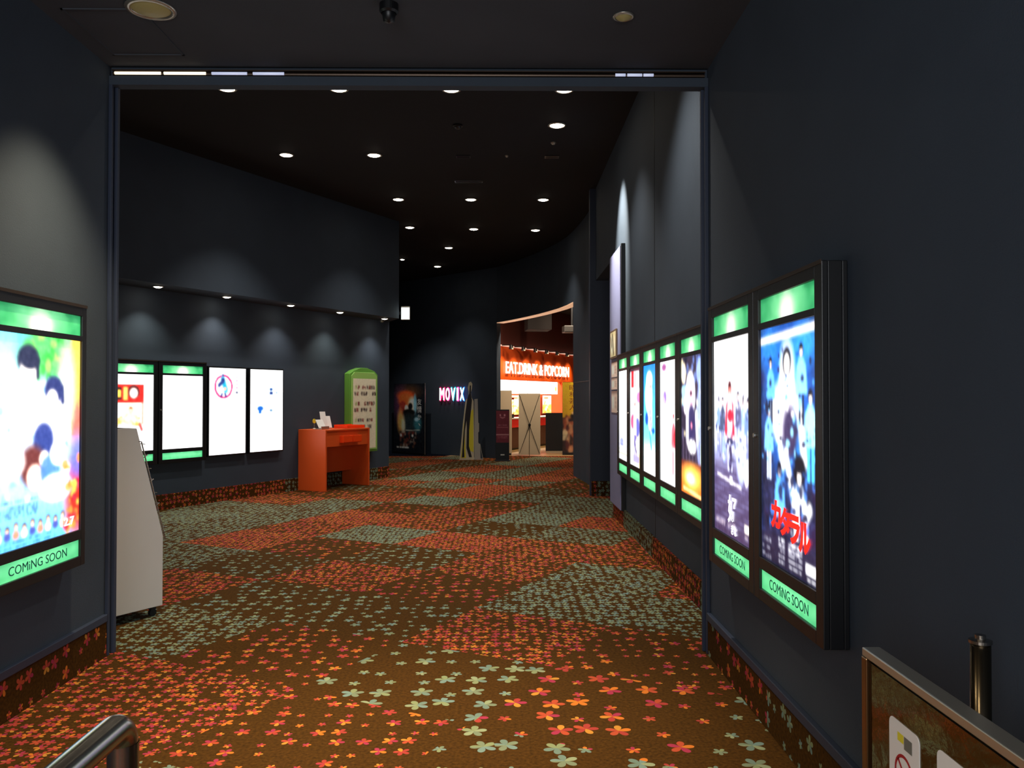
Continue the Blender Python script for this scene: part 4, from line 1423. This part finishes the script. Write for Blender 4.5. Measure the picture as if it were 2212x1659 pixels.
# ------------------------------------------------------------------ steel gate panel, post and handrail in front
t = thing('barrier_panel', 'polished steel barrier panel with two white stickers by the right wall', 'barrier', (.945, 0, 0), 0)
Y0, Y1, ZT = .55, 2.16, .95
box('sheet', -.006, .006, Y0, Y1 - .03, .12, ZT - .03, STEELP, t)
box('top_rail', -.012, .035, Y0, Y1, ZT - .022, ZT, ALU, t, bevel=.003)
box('end_post', -.014, .014, Y1 - .028, Y1, .02, ZT - .022, mat('bronze_steel', '#8a6a48', .3, 1., bump=.05), t, bevel=.003)
box('end_post', -.014, .014, Y0, Y0 + .028, .02, ZT - .022, mat('bronze_steel', '#8a6a48', .3, 1.), t, bevel=.003)
box('bottom_rail', -.014, .014, Y0 + .028, Y1 - .028, .08, .12, ALU, t)
for y in (Y0 + .014, Y1 - .014):
    MB().lathe([(.0005, .0), (.05, .0), (.05, .012), (.0005, .02)], seg=20).build('foot_plate', ALU, t, loc=(0, y, 0))


def sticker(label, yc, z1, w, h, ring):
    """paper label stuck to the side of the sheet that faces the room (-X)"""
    t = thing('sticker', label, 'sticker', (.945 - .0062, yc, z1 - h), R_RIGHT, None)
    r = .018
    poly = []
    for cx, cz, a0 in ((w / 2 - r, h - r, 0), (-w / 2 + r, h - r, PI / 2), (-w / 2 + r, r, PI), (w / 2 - r, r, 3 * PI / 2)):
        for q in range(5):
            a_ = a0 + PI / 2 * q / 4
            poly.append((cx + r * math.cos(a_), cz + r * math.sin(a_)))
    MB().prism(poly, -.0015, -.0002, axis='y').build('label_sheet', PAPER, t)
    if ring:
        m = MB()
        n0 = 32
        for i in range(n0):
            a0, a1 = 2 * PI * i / n0, 2 * PI * (i + 1) / n0
            m.face([(.045 * math.cos(a0), -.002, .115 + .045 * math.sin(a0)), (.045 * math.cos(a1), -.002, .115 + .045 * math.sin(a1)), (.037 * math.cos(a1), -.002, .115 + .037 * math.sin(a1)), (.037 * math.cos(a0), -.002, .115 + .037 * math.sin(a0))])
        m.face([(-.031, -.002, .140), (-.026, -.002, .146), (.031, -.002, .090), (.026, -.002, .084)])
        m.build('red_ring', mat('red_print', '#a81824', .5, bump=.02), t)
        m = MB()
        m.face([(-.03, -.002, .185), (.0, -.002, .185), (.0, -.002, .205), (-.03, -.002, .205)], 0)
        m.face([(.002, -.002, .175), (.04, -.002, .175), (.04, -.002, .205), (.002, -.002, .205)], 1)
        m.build('print_patch', [YEL, mat('grey_print', '#6f7068', .5)], t)
    return t


sticker('white rounded sticker with a red ring sign on the steel barrier', 1.945, .831, .146, .23, True)
sticker('plain white sticker on the steel barrier, nearer the camera', 1.726, .843, .14, .22, False)

t = thing('steel_post', 'round dark steel post with a cap between barrier and right wall', 'post', (1.12, 1.945, 0), 0)
MB().lathe([(.0005, .0), (.0225, .0), (.0225, 1.02), (.0005, 1.02)], seg=28).build('shaft', mat('dark_steel', '#6b5f4c', .22, 1., bump=.02), t, smooth=True)
MB().lathe([(.0225, 1.021), (.0255, 1.023), (.0255, 1.030), (.012, 1.033), (.012, 1.042), (.0005, 1.044)], seg=28).build('cap', STEEL, t)
MB().lathe([(.023, .002), (.05, .002), (.05, .012), (.023, .014)], seg=24).build('flange', STEEL, t)

t = thing('handrail', 'brushed steel tube handrail bending down at the lower left', 'handrail', (-.563, 0, 0), 0)
zt, ry, rr = 1.119, 1.24, .0213
path = [(0, -.3, zt), (0, .3, zt), (0, ry - .035, zt)]
for k in range(1, 9):
    a_ = PI / 2 * k / 8
    path.append((0, ry - .035 + .035 * math.sin(a_), zt - .035 + .035 * math.cos(a_)))
MB().tube(path, rr, 28, cap=False).build('top_tube', STEEL, t, smooth=True)
MB().tube([(0, ry, zt - .030), (0, ry, zt - .078)], rr * 1.04, 28, cap=False).build('bend_sleeve', STEEL, t, smooth=True)
MB().tube([(0, ry, zt - .076), (0, ry, .0)], rr * 1.0, 28).build('upright', mat('dull_steel', '#8b7c62', .25, 1., bump=.03), t, smooth=True)
MB().tube([(0, -.28, zt - .025), (0, -.28, .0)], rr, 20).build('upright', STEEL, t, smooth=True)
